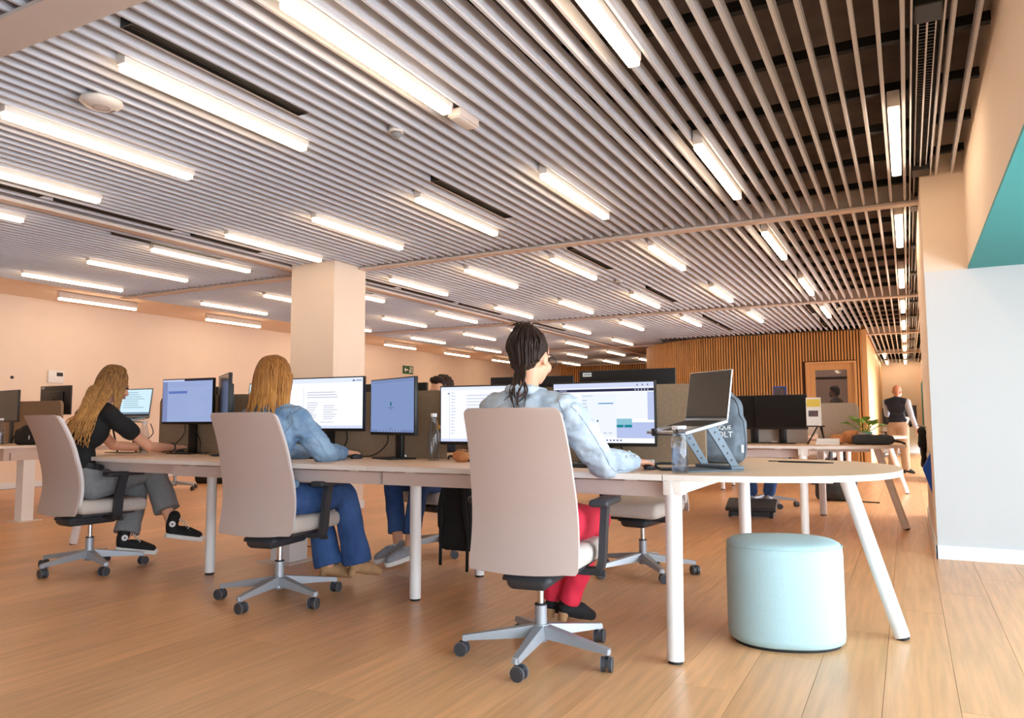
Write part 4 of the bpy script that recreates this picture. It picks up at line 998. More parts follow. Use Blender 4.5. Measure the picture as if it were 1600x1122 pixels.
def short_hair(root, q, A, m, top=0.0):
    o = blob('hair', [ball(q(0, -0.028, 0.05), (0.084, 0.092, 0.088 + top), 18, 12, A), ball(q(0, -0.052, -0.01), (0.076, 0.06, 0.07), 16, 10, A), ball(q(0, 0.035, 0.095), (0.062, 0.05, 0.035), 14, 8, A)], m, root, 0.007, 2, wrinkle=0.009, wfreq=45)
    return o
short_hair(rt4, q, A, 'hair_dark')

# --- sitter at the second row (jeans show under the desk)
rt5 = empty('person', (-1.5, 9.25, 0), R(182), 'person in jeans sitting behind the two dark screens of second row', 'person')
J5 = {k: V(p) for k, p in J4.items()}; J5['head'] = V((0, 0.06, 1.10)); J5['neck'] = V((0, -0.02, 0.97)); J5['chest'] = V((0, -0.06, 0.86)); J5['shL'] = V((-.18, -.02, .92)); J5['shR'] = V((.18, -.02, .92)); J5['waist'] = V((0, -.09, .70)); J5['knR'] = V((0.12, 0.42, 0.55)); J5['anR'] = V((0.10, 0.40, 0.14)); J5['toR'] = V((0.12, 0.58, 0.10)); J5['anL'] = V((-0.08, 0.42, 0.15)); J5['toL'] = V((-0.08, 0.6, 0.10))
J, q, A, ax = figure(rt5, J5, 'skin', 0.011)
blob('shirt', top_shapes(J, ax, 0.014, 1.0, 0, hem=0.03), 'navy', rt5, 0.013, 3)
blob('trousers', leg_shapes(J, ax, 0.014, 0.055, 0.85, 0.062), 'denim_dark', rt5, 0.012, 3)
shoe(rt5, J, 'L', 'low'); shoe(rt5, J, 'R', 'low'); short_hair(rt5, q, A, 'hair_dark')

# --- standing man in vest
def standing(z=1.0): 
    return dict(pel=(0, 0, 0.93 * z), waist=(0, -0.01, 1.08 * z), chest=(0, -0.02, 1.28 * z), neck=(0, -0.02, 1.44 * z), head=(0, 0.03, 1.575 * z), shL=(-0.19, -0.02, 1.37 * z), shR=(0.19, -0.02, 1.37 * z), hipL=(-0.09, 0, 0.88 * z), hipR=(0.09, 0, 0.88 * z))
rt6 = empty('person', (-0.17, 15.7, 0), R(-22), 'bald man in navy vest and khaki trousers standing in the corridor', 'person')
J6 = standing(0.955); J6.update(hf=(0, 1, -0.25), elR=(0.25, -0.02, 1.06), wrR=(0.285, 0.10, 0.83), fdR=(0.1, 0.3, -1), dnR=(-1, 0, 0), thR=(0, 1, 0), elL=(-0.225, 0.08, 1.08), wrL=(-0.12, 0.24, 1.16), fdL=(0.5, 0.5, 0.4), curl=(0.4, 0, 0), knL=(-0.10, 0.02, 0.48), knR=(0.10, 0.0, 0.48), anL=(-0.12, -0.04, 0.10), anR=(0.12, -0.02, 0.10), toL=(-0.13, 0.12, 0.03), toR=(0.20, 0.13, 0.03))
J, q, A, ax = figure(rt6, J6, 'skin_tan', 0.0105)
blob('shirt', top_shapes(J, ax, 0.004, 1.0, 0, hem=0.1), 'shirt_pale', rt6, 0.012, 3, wrinkle=0.004)
blob('vest', top_shapes({**J, 'shL': J['shL'] + V((0.035, 0, 0)), 'shR': J['shR'] - V((0.035, 0, 0))}, ax, 0.016, 0, 0, hem=0.09) + [ball(J['neck'] - V((0, 0.02, 0.0)), (0.075, 0.065, 0.04))], 'navy', rt6, 0.012, 4, wrinkle=0.005)
blob('trousers', leg_shapes(J, ax, 0.016, 0.055, 0.95, 0.066), 'khaki', rt6, 0.012, 4, wrinkle=0.005)
shoe(rt6, J, 'L', 'dress'); shoe(rt6, J, 'R', 'dress')

# --- man behind the glass door
rt7 = empty('person', (-1.36, 17.7, 0), R(75), 'dark-haired man in olive shirt standing behind the glass door', 'person')
J7 = standing(1.0); J7.update(hf=(0, 1, 0), elR=(0.26, -0.02, 1.12), wrR=(0.22, 0.16, 0.92), elL=(-0.26, -0.02, 1.12), wrL=(-0.2, 0.16, 0.92), fdR=(0, 0.5, -0.9), fdL=(0, 0.5, -0.9), dnR=(-1, 0, 0), dnL=(1, 0, 0), thR=(0, 1, 0), thL=(0, 1, 0), curl=(0.4, 0, 0), knL=(-0.10, 0.0, 0.5), knR=(0.10, 0.0, 0.5), anL=(-0.11, -0.04, 0.10), anR=(0.11, -0.04, 0.10), toL=(-0.13, 0.12, 0.03), toR=(0.13, 0.12, 0.03))
J, q, A, ax = figure(rt7, J7, 'skin_tan', 0.0105)
blob('shirt', top_shapes(J, ax, 0.018, 0.55, 0, hem=0.06), 'olive', rt7, 0.012, 3, wrinkle=0.004)
blob('trousers', leg_shapes(J, ax, 0.016, 0.055, 0.95, 0.066), 'denim_dark', rt7, 0.012, 4)
shoe(rt7, J, 'L', 'dress'); shoe(rt7, J, 'R', 'dress'); short_hair(rt7, q, A, 'hair_dark', 0.01)
blob('beard', [ball(q(0, 0.045, -0.075), (0.056, 0.05, 0.035), 12, 8, A)], 'hair_dark', rt7, 0.008, 2)

# ------------------------------------------------------------------ monitors
SC = {}
def scol(c, s=0.85):
    k = ('scr_%d_%d_%d' % c) + '_%d' % round(s * 100)
    if k not in MATS: emitter(k, c, s)
    return k
def content(parent, W, H, items, y=-0.0196, s=0.85):
    m = MB(); mats = []
    for i, (x0, z0, x1, z1, c) in enumerate(items):       # fractions of the screen, z from the top
        k = scol(c, s)
        if k not in mats: mats.append(k)
        yy = y - 0.00012 * (i + 1) * 0.5
        a, b_, c0, d_ = -W / 2 + x0 * W, -W / 2 + x1 * W, H - z1 * H, H - z0 * H
        m.add(([(a, yy, c0), (b_, yy, c0), (b_, yy, d_), (a, yy, d_)], [(0, 1, 2, 3)]), mi=mats.index(k))
    return m.build('screen_picture', mats, parent)
def monitor(x, y, rz, W, H, zb, label, lit=None, items=(), tilt=0.0, stand=True, zdesk=ZD, rear_sticker=False, s=0.85, sy=0.0):
    o = empty('monitor', (x, y, zdesk), R(rz), label, 'monitor', 'desk monitors')
    z0 = zb - zdesk
    p = MB().add(rbox(-W / 2, W / 2, -0.018, 0.006, z0, z0 + H, 0.004)).build('casing', 'bezel', o, 0.6)
    MB().add(rbox(-W * 0.28, W * 0.28, 0.006, 0.034, z0 + H * 0.2, z0 + H * 0.8, 0.012)).build('back_housing', 'bezel', o, 0.6)
    e = 0.008; W2, H2 = W - 2 * e, H - 0.008 - 0.018
    zz = z0 + 0.018
    MB().add(([(-W2 / 2, -0.0186, zz), (W2 / 2, -0.0186, zz), (W2 / 2, -0.0186, zz + H2), (-W2 / 2, -0.0186, zz + H2)], [(0, 1, 2, 3)])).build('screen', scol(lit, s) if lit else 'dark_glass', o)
    if items:
        c = content(o, W2, H2, items, s=s); c.location = (0, 0, zz)
    if rear_sticker:
        MB().add(box(W / 2 - 0.08, W / 2 - 0.025, 0.0062, 0.0072, z0 + H - 0.035, z0 + H - 0.012)).build('sticker', 'print_white', o)
        m = MB()
        for k in range(6): m.add(box(W / 2 - 0.076 + k * 0.008, W / 2 - 0.072 + k * 0.008, 0.0072, 0.0077, z0 + H - 0.03, z0 + H - 0.017))
        m.build('print', 'caster', o)
    if stand:
        MB().add(rbox(-0.035, 0.035, 0.03, 0.055, 0.006, z0 + H * 0.55, 0.004)).build('neck', 'bezel', o, 0.6)
        MB().add(rbox(-0.12, 0.12, -0.09, 0.09, 0, 0.009, 0.003)).build('foot', 'bezel', o, 0.6)
    return o
WHITE = (244, 246, 255); PALE = (214, 222, 244); LINE = (176, 184, 206); BLUE = (126, 146, 190)
def textlines(x0, x1, z0, z1, n, c=LINE, seed=1):
    r = random.Random(seed); out = []; dz = (z1 - z0) / n
    for i in range(n): out.append((x0, z0 + i * dz, x0 + (x1 - x0) * r.uniform(0.55, 1), z0 + i * dz + dz * 0.36, c))
    return out
itF = [(0, 0, 1, 0.08, (206, 214, 240)), (0, 0.10, 1, 0.145, (44, 46, 74)), (0.06, 0.113, 0.14, 0.13, (150, 156, 190)), (0.28, 0.18, 0.64, 0.90, (232, 238, 250)), (0.64, 0.16, 0.94, 0.60, (236, 240, 252)), (0.94, 0.16, 1, 0.62, (186, 196, 232)), (0.64, 0.66, 1, 0.92, (178, 190, 228)), (0.64, 0.60, 0.79, 0.70, (140, 190, 208)), (0.64, 0.70, 0.708, 0.745, (30, 130, 146)), (0.716, 0.70, 0.79, 0.745, (30, 130, 146)), (0.46, 0.335, 0.61, 0.352, (64, 130, 190)), (0.445, 0.62, 0.46, 0.65, (40, 90, 100))]
itF += textlines(0.30, 0.46, 0.21, 0.235, 1, (160, 168, 190), 3) + textlines(0.30, 0.37, 0.28, 0.78, 9, (190, 198, 216), 4) + [(0.36 + k * 0.05, 0.83, 0.395 + k * 0.05, 0.845, (178, 186, 206)) for k in range(5)]
itF += [(0.40 + k * 0.034, 0.945, 0.418 + k * 0.034, 0.968, (60 + 20 * (k % 3), 90, 150)) for k in range(9)] + [(0.82 + k * 0.03, 0.113, 0.832 + k * 0.03, 0.132, (190, 194, 214)) for k in range(5)] + [(0.84 + k * 0.05, 0.03, 0.85 + k * 0.05, 0.06, (90, 96, 120)) for k in range(3)]
itC = [(0, 0, 1, 0.09, (222, 230, 250)), (0.22, 0.17, 0.74, 0.93, (250, 250, 255)), (0.87, 0.045, 0.90, 0.068, (40, 44, 70)), (0.915, 0.045, 0.985, 0.068, (150, 158, 186)), (0.22, 0.17, 0.224, 0.93, LINE), (0, 0.945, 1, 1, (206, 216, 242))]
itC += textlines(0.27, 0.72, 0.27, 0.42, 3, (186, 192, 210), 5) + textlines(0.27, 0.43, 0.48, 0.82, 7, (190, 196, 212), 6) + textlines(0.49, 0.71, 0.54, 0.84, 7, (188, 194, 210), 7) + textlines(0.45, 0.72, 0.87, 0.91, 1, (190, 196, 214), 8)
itD = [(0, 0, 1, 0.07, (120, 138, 182)), (0, 0.075, 1, 0.08, (150, 164, 200)), (0.475, 0.43, 0.505, 0.50, (20, 96, 104)), (0.43, 0.53, 0.56, 0.545, (90, 104, 146)), (0.47, 0.565, 0.52, 0.575, (100, 114, 156)), (0.45, 0.92, 0.52, 0.93, (90, 104, 146)), (0, 0.955, 1, 1, (112, 128, 172))] + [(0.2 + k * 0.07, 0.968, 0.225 + k * 0.07, 0.985, (170, 180, 214)) for k in range(8)]
itA = [(0, 0, 0.44, 0.035, (200, 208, 236)), (0.44, 0, 1, 0.035, (50, 46, 60)), (0, 0.05, 0.1, 1, (124, 136, 180)), (0.12, 0.27, 0.5, 0.33, (96, 116, 180)), (0.1, 0.2, 1, 0.205, (170, 182, 214))] + textlines(0.12, 0.46, 0.38, 0.9, 9, (150, 164, 206), 11) + textlines(0.52, 0.92, 0.2, 0.9, 11, (156, 170, 210), 12) + textlines(0.14, 0.9, 0.09, 0.18, 3, (146, 158, 200), 13)
itE = [(0, 0, 1, 0.06, (226, 232, 252)), (0.10, 0.06, 0.104, 1, LINE), (0.08, 0.11, 0.10, 0.13, (50, 56, 80)), (0, 0.95, 1, 1, (206, 214, 240))] + textlines(0.12, 0.18, 0.1, 0.9, 14, (206, 212, 232), 21) + textlines(0.3, 0.8, 0.15, 0.5, 6, (206, 212, 232), 22)
monitor(-1.448, 3.84, 0, 0.585, 0.345, 0.862, 'lit monitor with dialog windows and teal buttons, right of the bun-haired woman', WHITE, itF + [])
monitor(-2.17, 3.83, 4, 0.585, 0.345, 0.862, 'lit white monitor half hidden behind the bun-haired woman', WHITE, itE)
monitor(-3.36, 3.82, 3, 0.62, 0.35, 0.938, 'lit wide monitor showing a document before the honey-haired woman', WHITE, itC)
monitor(-2.80, 3.80, -25, 0.56, 0.35, 0.915, 'blue-screened monitor turned aside next to the glass bottle', BLUE, itD)
monitor(-4.68, 3.84, 2, 0.52, 0.335, 0.985, 'blue-grey lit monitor in front of the woman in black', (150, 166, 208), itA, zdesk=ZD)
monitor(-4.19, 3.74, -34, 0.50, 0.33, 1.0, 'switched-off monitor seen nearly edge-on left of honey-haired woman')
monitor(-1.45, 4.22, 180, 0.585, 0.35, 0.945, 'black back of a monitor with white sticker behind the bun-haired woman', rear_sticker=True)
monitor(-2.08, 4.25, 186, 0.55, 0.34, 0.935, 'dark monitor back seen beside the neck of the bun-haired woman')
monitor(-3.13, 4.24, 180, 0.55, 0.34, 0.92, 'dark monitor back almost hidden behind the blue-screened monitor')
monitor(-5.0, 4.24, 180, 0.53, 0.34, 0.94, 'dark monitor back peeking out behind the blue-grey monitor')
monitor(-1.07, 7.62, 0, 0.47, 0.33, 0.905, 'switched-off dark monitor on second row with its stand showing')
monitor(-1.34, 7.68, 0, 0.40, 0.33, 0.905, 'left one of the two dark monitors on the second row')
monitor(-2.9, 7.62, 0, 0.55, 0.33, 0.92, 'dark monitor on the second row behind the bun-haired woman')
monitor(-9.08, 5.0, -8, 0.60, 0.36, 1.01, 'large dark switched-off monitor at the left edge')
monitor(-9.43, 5.75, 180, 0.62, 0.36, 1.10, 'dark monitor back with sticker above felt screen at left edge', rear_sticker=True)
# ------------------------------------------------------------------ laptops
def laptop(x, y, z, rz, W, label, lit=None, items=(), pitch=12, open_=105, D=0.23):
    o = empty('laptop', (x, y, z), R(rz), label, 'laptop', 'laptops on risers')   # origin at the hinge, opens towards -Y
    a = R(pitch); ba = MB().add(rbox(-W / 2, W / 2, -D, 0, -0.014, 0, 0.003)); b_ = ba.build('keyboard_base', 'silver', o, 0.6); b_.rotation_euler = (a, 0, 0)
    kb = MB().add(box(-W / 2 + 0.02, W / 2 - 0.02, -D * 0.55, -0.02, 0, 0.0012)); MB_ = kb.build('keys', 'keyboard', b_)
    MB().add(box(-0.05, 0.05, -D + 0.015, -D * 0.6, 0, 0.0008)).build('touchpad', 'keyboard', b_)
    m = MB()
    for k in range(4): m.add(box(W / 2, W / 2 + 0.0006, -0.05 - k * 0.03, -0.033 - k * 0.03, -0.010, -0.004))
    m.build('ports', 'print_white', b_)
    l = MB().add(rbox(-W / 2, W / 2, -0.003, 0.004, 0, D, 0.002)).build('lid', 'silver', o, 0.6); l.rotation_euler = (-R(open_ - 90) + a * 0.2, 0, 0)
    MB().add(box(-W / 2 + 0.003, W / 2 - 0.003, -0.0036, -0.003, 0.006, D - 0.003)).build('bezel', 'bezel', l)
    MB().add(([(-W / 2 + 0.008, -0.0039, 0.018), (W / 2 - 0.008, -0.0039, 0.018), (W / 2 - 0.008, -0.0039, D - 0.009), (-W / 2 + 0.008, -0.0039, D - 0.009)], [(0, 1, 2, 3)])).build('screen', scol(lit) if lit else 'dark_glass', l)
    if items:
        c = content(l, W - 0.016, D - 0.027, items, y=-0.0042); c.location = (0, 0, 0.018)
    return o
itL = textlines(0.08, 0.9, 0.1, 0.8, 8, (150, 180, 196), 31) + [(0, 0.92, 1, 1, (120, 140, 160))]
laptop(-0.835, 3.555, 1.0, -41.5, 0.325, 'open dark-screened laptop on blue metal riser at the right table end', None, (), 13, 101)
laptop(-5.32, 3.86, 1.045, 4, 0.33, 'lit laptop on a riser in front of the woman in black', (206, 232, 244), itL, 10, 100, 0.22)
laptop(-3.97, 3.90, 1.06, 6, 0.34, 'lit laptop screen just left of the honey hair', (214, 240, 240), textlines(0.1, 0.9, 0.1, 0.9, 6, (196, 226, 226), 33), 6, 98, 0.215)
# blue riser under the right laptop
o = empty('laptop_riser', (-0.835, 3.555, ZD), R(-41.5), 'blue-grey perforated metal laptop riser on the right table end', 'laptop stand')
MB().add(rbox(-0.14, 0.14, -0.20, 0.10, 0, 0.006, 0.002)).build('base_plate', 'stand_blue', o, 0.6)
MB().add(rbox(-0.14, 0.14, 0.03, 0.10, 0.006, 0.02, 0.003)).build('rear_step', 'stand_blue', o, 0.6)
pl = MB().add(rbox(-0.135, 0.135, -0.225, -0.005, -0.022, -0.0165, 0.002)).build('tray', 'stand_blue', o, 0.6); pl.location = (0, 0, 1.0 - ZD); pl.rotation_euler = (R(13), 0, 0)
for s in (-1, 1):
    v = [(s * 0.115, 0.045, 0.02), (s * 0.115, 0.088, 0.02), (s * 0.115, -0.035, 0.21), (s * 0.115, -0.085, 0.20)]; t = 0.004
    vv = [(x - t, y, z) for x, y, z in v] + [(x + t, y, z) for x, y, z in v]
    a = MB().add((vv, [(0, 1, 2, 3), (7, 6, 5, 4), (0, 4, 5, 1), (1, 5, 6, 2), (2, 6, 7, 3), (3, 7, 4, 0)])).build('arm', 'stand_blue', o)
    m = MB()
    for k in range(5):
        f_ = 0.15 + 0.17 * k; yy = 0.0665 + (-0.06 - 0.0665) * f_; zz = 0.02 + 0.185 * f_
        m.add(cyl((s * 0.115 - 0.0046, yy, zz), (s * 0.115 + 0.0046, yy, zz), 0.005, 0.005, 10))
    m.build('holes', 'ink', a)
for s in (-1, 1): MB().add(box(s * 0.09 - 0.014, s * 0.09 + 0.014, -0.236, -0.222, -0.022, 0.012)).build('lip', 'ink', pl)
def black_riser(x, y, z, rz, label, zd):
    o = empty('laptop_riser', (x, y, zd), R(rz), label, 'laptop stand'); hgt = z - zd
    MB().add(rbox(-0.12, 0.12, -0.20, 0.0, hgt - 0.045, hgt - 0.038, 0.002)).build('tray', 'black_metal', o)
    for s in (-1, 1): MB().add(cyl((s * 0.10, -0.02, 0), (s * 0.09, -0.09, hgt - 0.04), 0.007, 0.007, 10)).build('leg', 'black_metal', o, 0.6)
    MB().add(rbox(-0.12, 0.12, -0.12, 0.0, 0, 0.006, 0.002)).build('base_plate', 'black_metal', o)
black_riser(-5.32, 3.83, 1.045, 4, 'thin black riser under the lit laptop of the woman in black', ZD)
black_riser(-3.97, 3.88, 1.06, 6, 'thin black riser behind the honey-haired woman', ZD)
# ------------------------------------------------------------------ bottles
def bottle(x, y, z, r, H, label, neck=0.012, kind='glass', water=0.55, shoulder=0.62):
    o = empty('bottle', (x, y, z), 0, label, 'bottle', 'bottles on the desks')
    MB().add(lathe([(0, 0.002), (r * 0.9, 0.0), (r, 0.006), (r, H * shoulder), (r * 0.8, H * (shoulder + 0.10)), (neck * 1.25, H * (shoulder + 0.22)), (neck, H * 0.90), (neck * 1.1, H * 0.93), (neck * 1.1, H * 0.96), (neck * 0.8, H * 0.96)], 28, False)).build('vessel', 'clear_plastic', o, True)
    if water: MB().add(lathe([(0, 0.005), (r * 0.93, 0.006), (r * 0.93, H * shoulder * water), (0, H * shoulder * water)], 24, False)).build('water', 'water', o, 0.6)
    MB().add(lathe([(0, H), (neck * 1.15, H), (neck * 1.2, H * 0.995), (neck * 1.2, H * 0.925), (0, H * 0.925)], 20, False)).build('stopper', 'bottle_cap', o, 0.6)
    return o
b = bottle(-2.47, 3.74, ZD, 0.034, 0.275, 'tall clear glass bottle with a round charm between the monitors', 0.016, shoulder=0.55, water=0)
MB().add(tube(bez([(0.016, 0, 0.24), (0.03, -0.01, 0.225), (0.04, -0.012, 0.205)], 5), 0.0012, 5)).build('cord', 'gold', b); MB().add(cyl((0.042, -0.014, 0.195), (0.042, -0.010, 0.195), 0.012, 0.012, 14)).build('charm', 'gold', b)
b = bottle(-0.885, 3.27, ZD, 0.036, 0.205, 'clear water bottle with squiggle mark at the corner of right table', 0.026, shoulder=0.72, water=0.72)
for ch in list(b.children):
    pass
pts = []
for k in range(60):
    t = k / 59; a = -1.35 + 0.42 * math.sin(t * 9.0) * (1 - 0.3 * t) - 0.10; pts.append((0.0368 * math.cos(a), 0.0368 * math.sin(a), 0.022 + 0.115 * t))
MB().add(tube(pts, 0.0016, 6)).build('mark', 'denim_seam', b, True)
ri = []
for k in range(24):
    t = 2 * math.pi * k / 22; a = -1.45 + 0.33 * math.cos(t); ri.append((0.0368 * math.cos(a), 0.0368 * math.sin(a), 0.125 + 0.012 * math.sin(t)))
MB().add(tube(ri, 0.0015, 6)).build('mark_loop', 'denim_seam', b, True)
bottle(-5.03, 3.74, ZD, 0.033, 0.24, 'clear bottle beside the arm of the woman in black', 0.018, shoulder=0.6, water=0.8)
bottle(-8.50, 4.62, ZD, 0.04, 0.28, 'clear bottle with white cap on the desk at the left edge', 0.018, shoulder=0.6, water=0.6)
# ------------------------------------------------------------------ bags
o = empty('backpack', (-0.92, 4.10, ZD), R(8), 'grey backpack with white lettering standing behind the laptop', 'backpack')
bp = blob('pack', [rbox(-0.165, 0.165, -0.07, 0.08, 0.0, 0.26, 0.05, 3), rbox(-0.15, 0.15, -0.06, 0.08, 0.18, 0.36, 0.06, 3), ball((0, 0.01, 0.33), (0.12, 0.065, 0.09)), rbox(-0.13, 0.13, -0.095, 0, 0.02, 0.22, 0.04, 3)], 'bag_grey', o, 0.009, 6, wrinkle=0.005, wfreq=9)
for v in bp.data.vertices: v.co.z = max(v.co.z, 0.0)
def onto(target, pts, off, r, name, m, par): return drape(pts, off, r, name, m, par, target)
onto(bp, [(0.17, -0.05, 0.02), (0.175, -0.05, 0.15), (0.15, -0.06, 0.28), (0.10, -0.06, 0.39)], 0.0, 0.003, 'zip', 'ink', bp)
onto(bp, [(-0.14, -0.2, 0.275), (0, -0.2, 0.28), (0.14, -0.2, 0.275)], 0.0, 0.003, 'pocket_zip', 'ink', bp)
text('lettering', 'IQUE', 0.030, 'print_white', o, (0.095, -0.1135, 0.18), (R(84), 0, 0), align='RIGHT'); text('lettering', 'VOLT', 0.042, 'print_white', o, (0.102, -0.1145, 0.14), (R(88), 0, 0), align='RIGHT')
MB().add(box(0.14, 0.152, -0.082, -0.076, 0.06, 0.10)).build('tab', 'print_white', o)
o = empty('backpack', (-2.72, 4.42, 0.10), R(4), 'black backpack hanging under the middle desk with loose straps', 'backpack')
bp = blob('pack', [rbox(-0.13, 0.13, -0.05, 0.10, 0.03, 0.30, 0.04, 3), rbox(-0.12, 0.12, -0.045, 0.10, 0.2, 0.52, 0.05, 3)], 'bag_black', o, 0.010, 5, wrinkle=0.006, wfreq=9)
for s in (-1, 1):
    st = bez([(s * 0.06, -0.055, 0.50), (s * 0.085, -0.085, 0.35), (s * 0.095, -0.07, 0.2), (s * 0.10, -0.06, 0.10), (s * 0.10, -0.065, -0.09 if s > 0 else -0.06)], 6)
    MB().add(tube(st, [0.02] * 13 + [0.011] * (len(st) - 13), 8)).build('strap', 'black_cloth', o, True)
MB().add(tube(bez([(-0.03, 0.03, 0.50), (-0.02, 0.03, 0.565), (0.02, 0.03, 0.565), (0.03, 0.03, 0.50)], 5), 0.008, 8)).build('loop', 'black_cloth', o, True)
MB().add(tube([(0, 0.03, 0.553), (0, 0.09, 0.555), (0, 0.12, 0.60), (0, 0.17, 0.61)], 0.004, 8)).build('hook', 'silver', o, True)
o = empty('handbag', (-8.17, 4.72, ZD), R(10), 'small black handbag on the desk at the left edge', 'bag')
hb = blob('pouch', [rbox(-0.16, 0.16, -0.06, 0.06, 0, 0.17, 0.04, 3), ball((0, 0, 0.16), (0.11, 0.05, 0.05))], 'bag_black', o, 0.01, 4, wrinkle=0.006, wfreq=12)
for v in hb.data.vertices: v.co.z = max(v.co.z, 0.0)
MB().add(tube(bez([(-0.15, 0, 0.14), (-0.20, -0.02, 0.06), (-0.17, -0.05, 0.02)], 5), 0.008, 8)).add(tube(bez([(0.15, 0, 0.15), (0.19, 0, 0.09), (0.17, -0.03, 0.02)], 5), 0.008, 8)).build('strap', 'black_cloth', o, True)
MB().add(box(0.07, 0.082, -0.0625, -0.058, 0.06, 0.10)).build('tab', 'print_white', o)
o = empty('backpack', (-0.82, 10.2, 0), R(5), 'dark backpack lying on the floor under the third desk row', 'backpack')
bp = blob('pack', [rbox(-0.24, 0.24, -0.09, 0.10, 0, 0.30, 0.06, 3), ball((0, -0.06, 0.13), (0.17, 0.07, 0.11))], 'bag_dark', o, 0.014, 5, wrinkle=0.008, wfreq=9)
for v in bp.data.vertices: v.co.z = max(v.co.z, 0.0)
onto(bp, [(-0.2, -0.3, 0.22), (0, -0.3, 0.24), (0.2, -0.3, 0.22)], 0.0, 0.004, 'zip', 'ink', bp); MB().add(tube([(0.2, -0.08, 0.01), (0.36, -0.12, 0.008), (0.47, -0.14, 0.008)], 0.008, 6)).build('strap', 'black_cloth', o, True)
o = empty('foot_rest', (-1.48, 8.22, 0), R(4), 'black plastic foot rest on the floor under the second desk row', 'foot rest')
pf = MB().add(rbox(-0.25, 0.25, -0.16, 0.16, -0.02, 0.02, 0.015, 3)).build('platform', 'dark_plastic', o, 0.8); pf.location = (0, 0, 0.115); pf.rotation_euler = (R(14), 0, 0)
for s in (-1, 1):
    MB().add(([(s * 0.2 - .02, -0.14, 0), (s * 0.2 - .02, 0.14, 0), (s * 0.2 - .02, 0.09, 0.125), (s * 0.2 - .02, -0.07, 0.085), (s * 0.2 + .02, -0.14, 0), (s * 0.2 + .02, 0.14, 0), (s * 0.2 + .02, 0.09, 0.125), (s * 0.2 + .02, -0.07, 0.085)], [(0, 1, 2, 3), (7, 6, 5, 4), (0, 4, 5, 1), (1, 5, 6, 2), (2, 6, 7, 3), (3, 7, 4, 0)])).build('side_support', 'caster', o)
MB().add(box(-0.19, 0.19, -0.12, -0.10, 0.01, 0.07)).build('cross_bar', 'dark_plastic', o)
o = empty('duffel_bag', (-10.1, 8.8, 0), R(20), 'black rolled bag on the floor near the left wall', 'bag')
MB().add(tube([(-0.28, 0, 0.10), (-0.26, 0, 0.10), (0.26, 0, 0.10), (0.28, 0, 0.10)], [0.07, 0.10, 0.10, 0.07], 20)).build('roll', 'bag_black', o, True); MB().add(tube(bez([(-0.15, 0, 0.19), (-0.08, 0, 0.25), (0.08, 0, 0.25), (0.15, 0, 0.19)], 5), 0.01, 8)).build('strap', 'black_cloth', o, True)
# ------------------------------------------------------------------ small desk things
def mouse(x, y, z, rz, label):
    o = empty('computer_mouse', (x, y, z), R(rz), label, 'computer mouse', 'computer mice')
    b_ = blob('shell', [ball((0, 0, 0.010), (0.030, 0.052, 0.024))], 'dark_plastic', o, 0.005, 2)
    for v in b_.data.vertices: v.co.z = max(v.co.z, 0)
    MB().add(cyl((-0.004, 0.025, 0.027), (0.004, 0.025, 0.027), 0.009, 0.009, 12)).build('wheel', 'caster_rim', o, True)
mouse(-3.03, 3.73, ZD, 0, 'black mouse under the hand of the honey-haired woman'); mouse(-4.86, 3.93, ZD, 0, 'mouse under the hand of the woman in black'); mouse(-1.08, 3.47, ZD, 0, 'mouse under the hand of the bun-haired woman')
def keyboard(x, y, z, rz, label):
    o = empty('keyboard', (x, y, z), R(rz), label, 'keyboard', 'keyboards'); MB().add(rbox(-0.21, 0.21, -0.06, 0.06, 0, 0.014, 0.005)).build('case', 'dark_plastic', o, 0.6)
    km = MB()
    for r_ in range(5):
        for c in range(15): km.add(box(-0.2 + c * 0.0265, -0.2 + c * 0.0265 + 0.022, -0.052 + r_ * 0.0205, -0.052 + r_ * 0.0205 + 0.017, 0.014, 0.018))
    km.build('key_block', 'keyboard', o)
keyboard(-1.42, 3.50, ZD, 0, 'dark keyboard on the desk under the bun-haired woman\'s hands'); keyboard(-3.30, 3.66, ZD, 0, 'dark keyboard hidden before the honey-haired woman')
o = empty('phone_case', (-0.99, 3.44, ZD), R(20), 'black folded case lying left of the squiggle bottle', 'case')
MB().add(rbox(-0.035, 0.045, -0.05, 0.05, 0, 0.008, 0.003)).build('cover', 'bag_black', o); MB().add(tube(bez([(-0.035, -0.045, 0.008), (-0.055, -0.04, 0.02), (-0.04, -0.03, 0.032), (0.03, -0.02, 0.03)], 6), 0.006, 8)).build('flap', 'bag_black', o, True)
tag(MB().add(tube(bez([(-2.38, 3.76, 0.782), (-2.32, 3.69, 0.80), (-2.25, 3.75, 0.785), (-2.19, 3.70, 0.81), (-2.16, 3.76, 0.78)], 8), 0.007, 8)).build('adapter_cable', 'rubber', None, True), 'thick dark cable looped on the desk right of the glass bottle', 'cable')
o = empty('pouch', (-2.23, 3.66, ZD), 0, 'small orange-brown pouch on the desk right of the glass bottle', 'pouch')
pb = blob('cloth', [ball((0, 0, 0.035), (0.06, 0.03, 0.038))], 'tan_cloth', o, 0.007, 2)
for v in pb.data.vertices: v.co.z = max(v.co.z, 0)
MB().add(tube([(-0.05, -0.012, 0.058), (0, -0.014, 0.066), (0.05, -0.012, 0.058)], 0.003, 6)).build('zip', 'ink', o, True)
def cable(pts, label, r=0.0035): tag(MB().add(tube(bez(pts, 8), r, 6)).build('cable', 'rubber', None, True), label, 'cable', 'loose cables')
cable([(-4.75, 3.865, 1.0), (-4.78, 3.89, 0.92), (-4.86, 3.88, 0.84), (-4.95, 3.84, 0.775)], 'black cable dropping from the blue-grey monitor to the left')
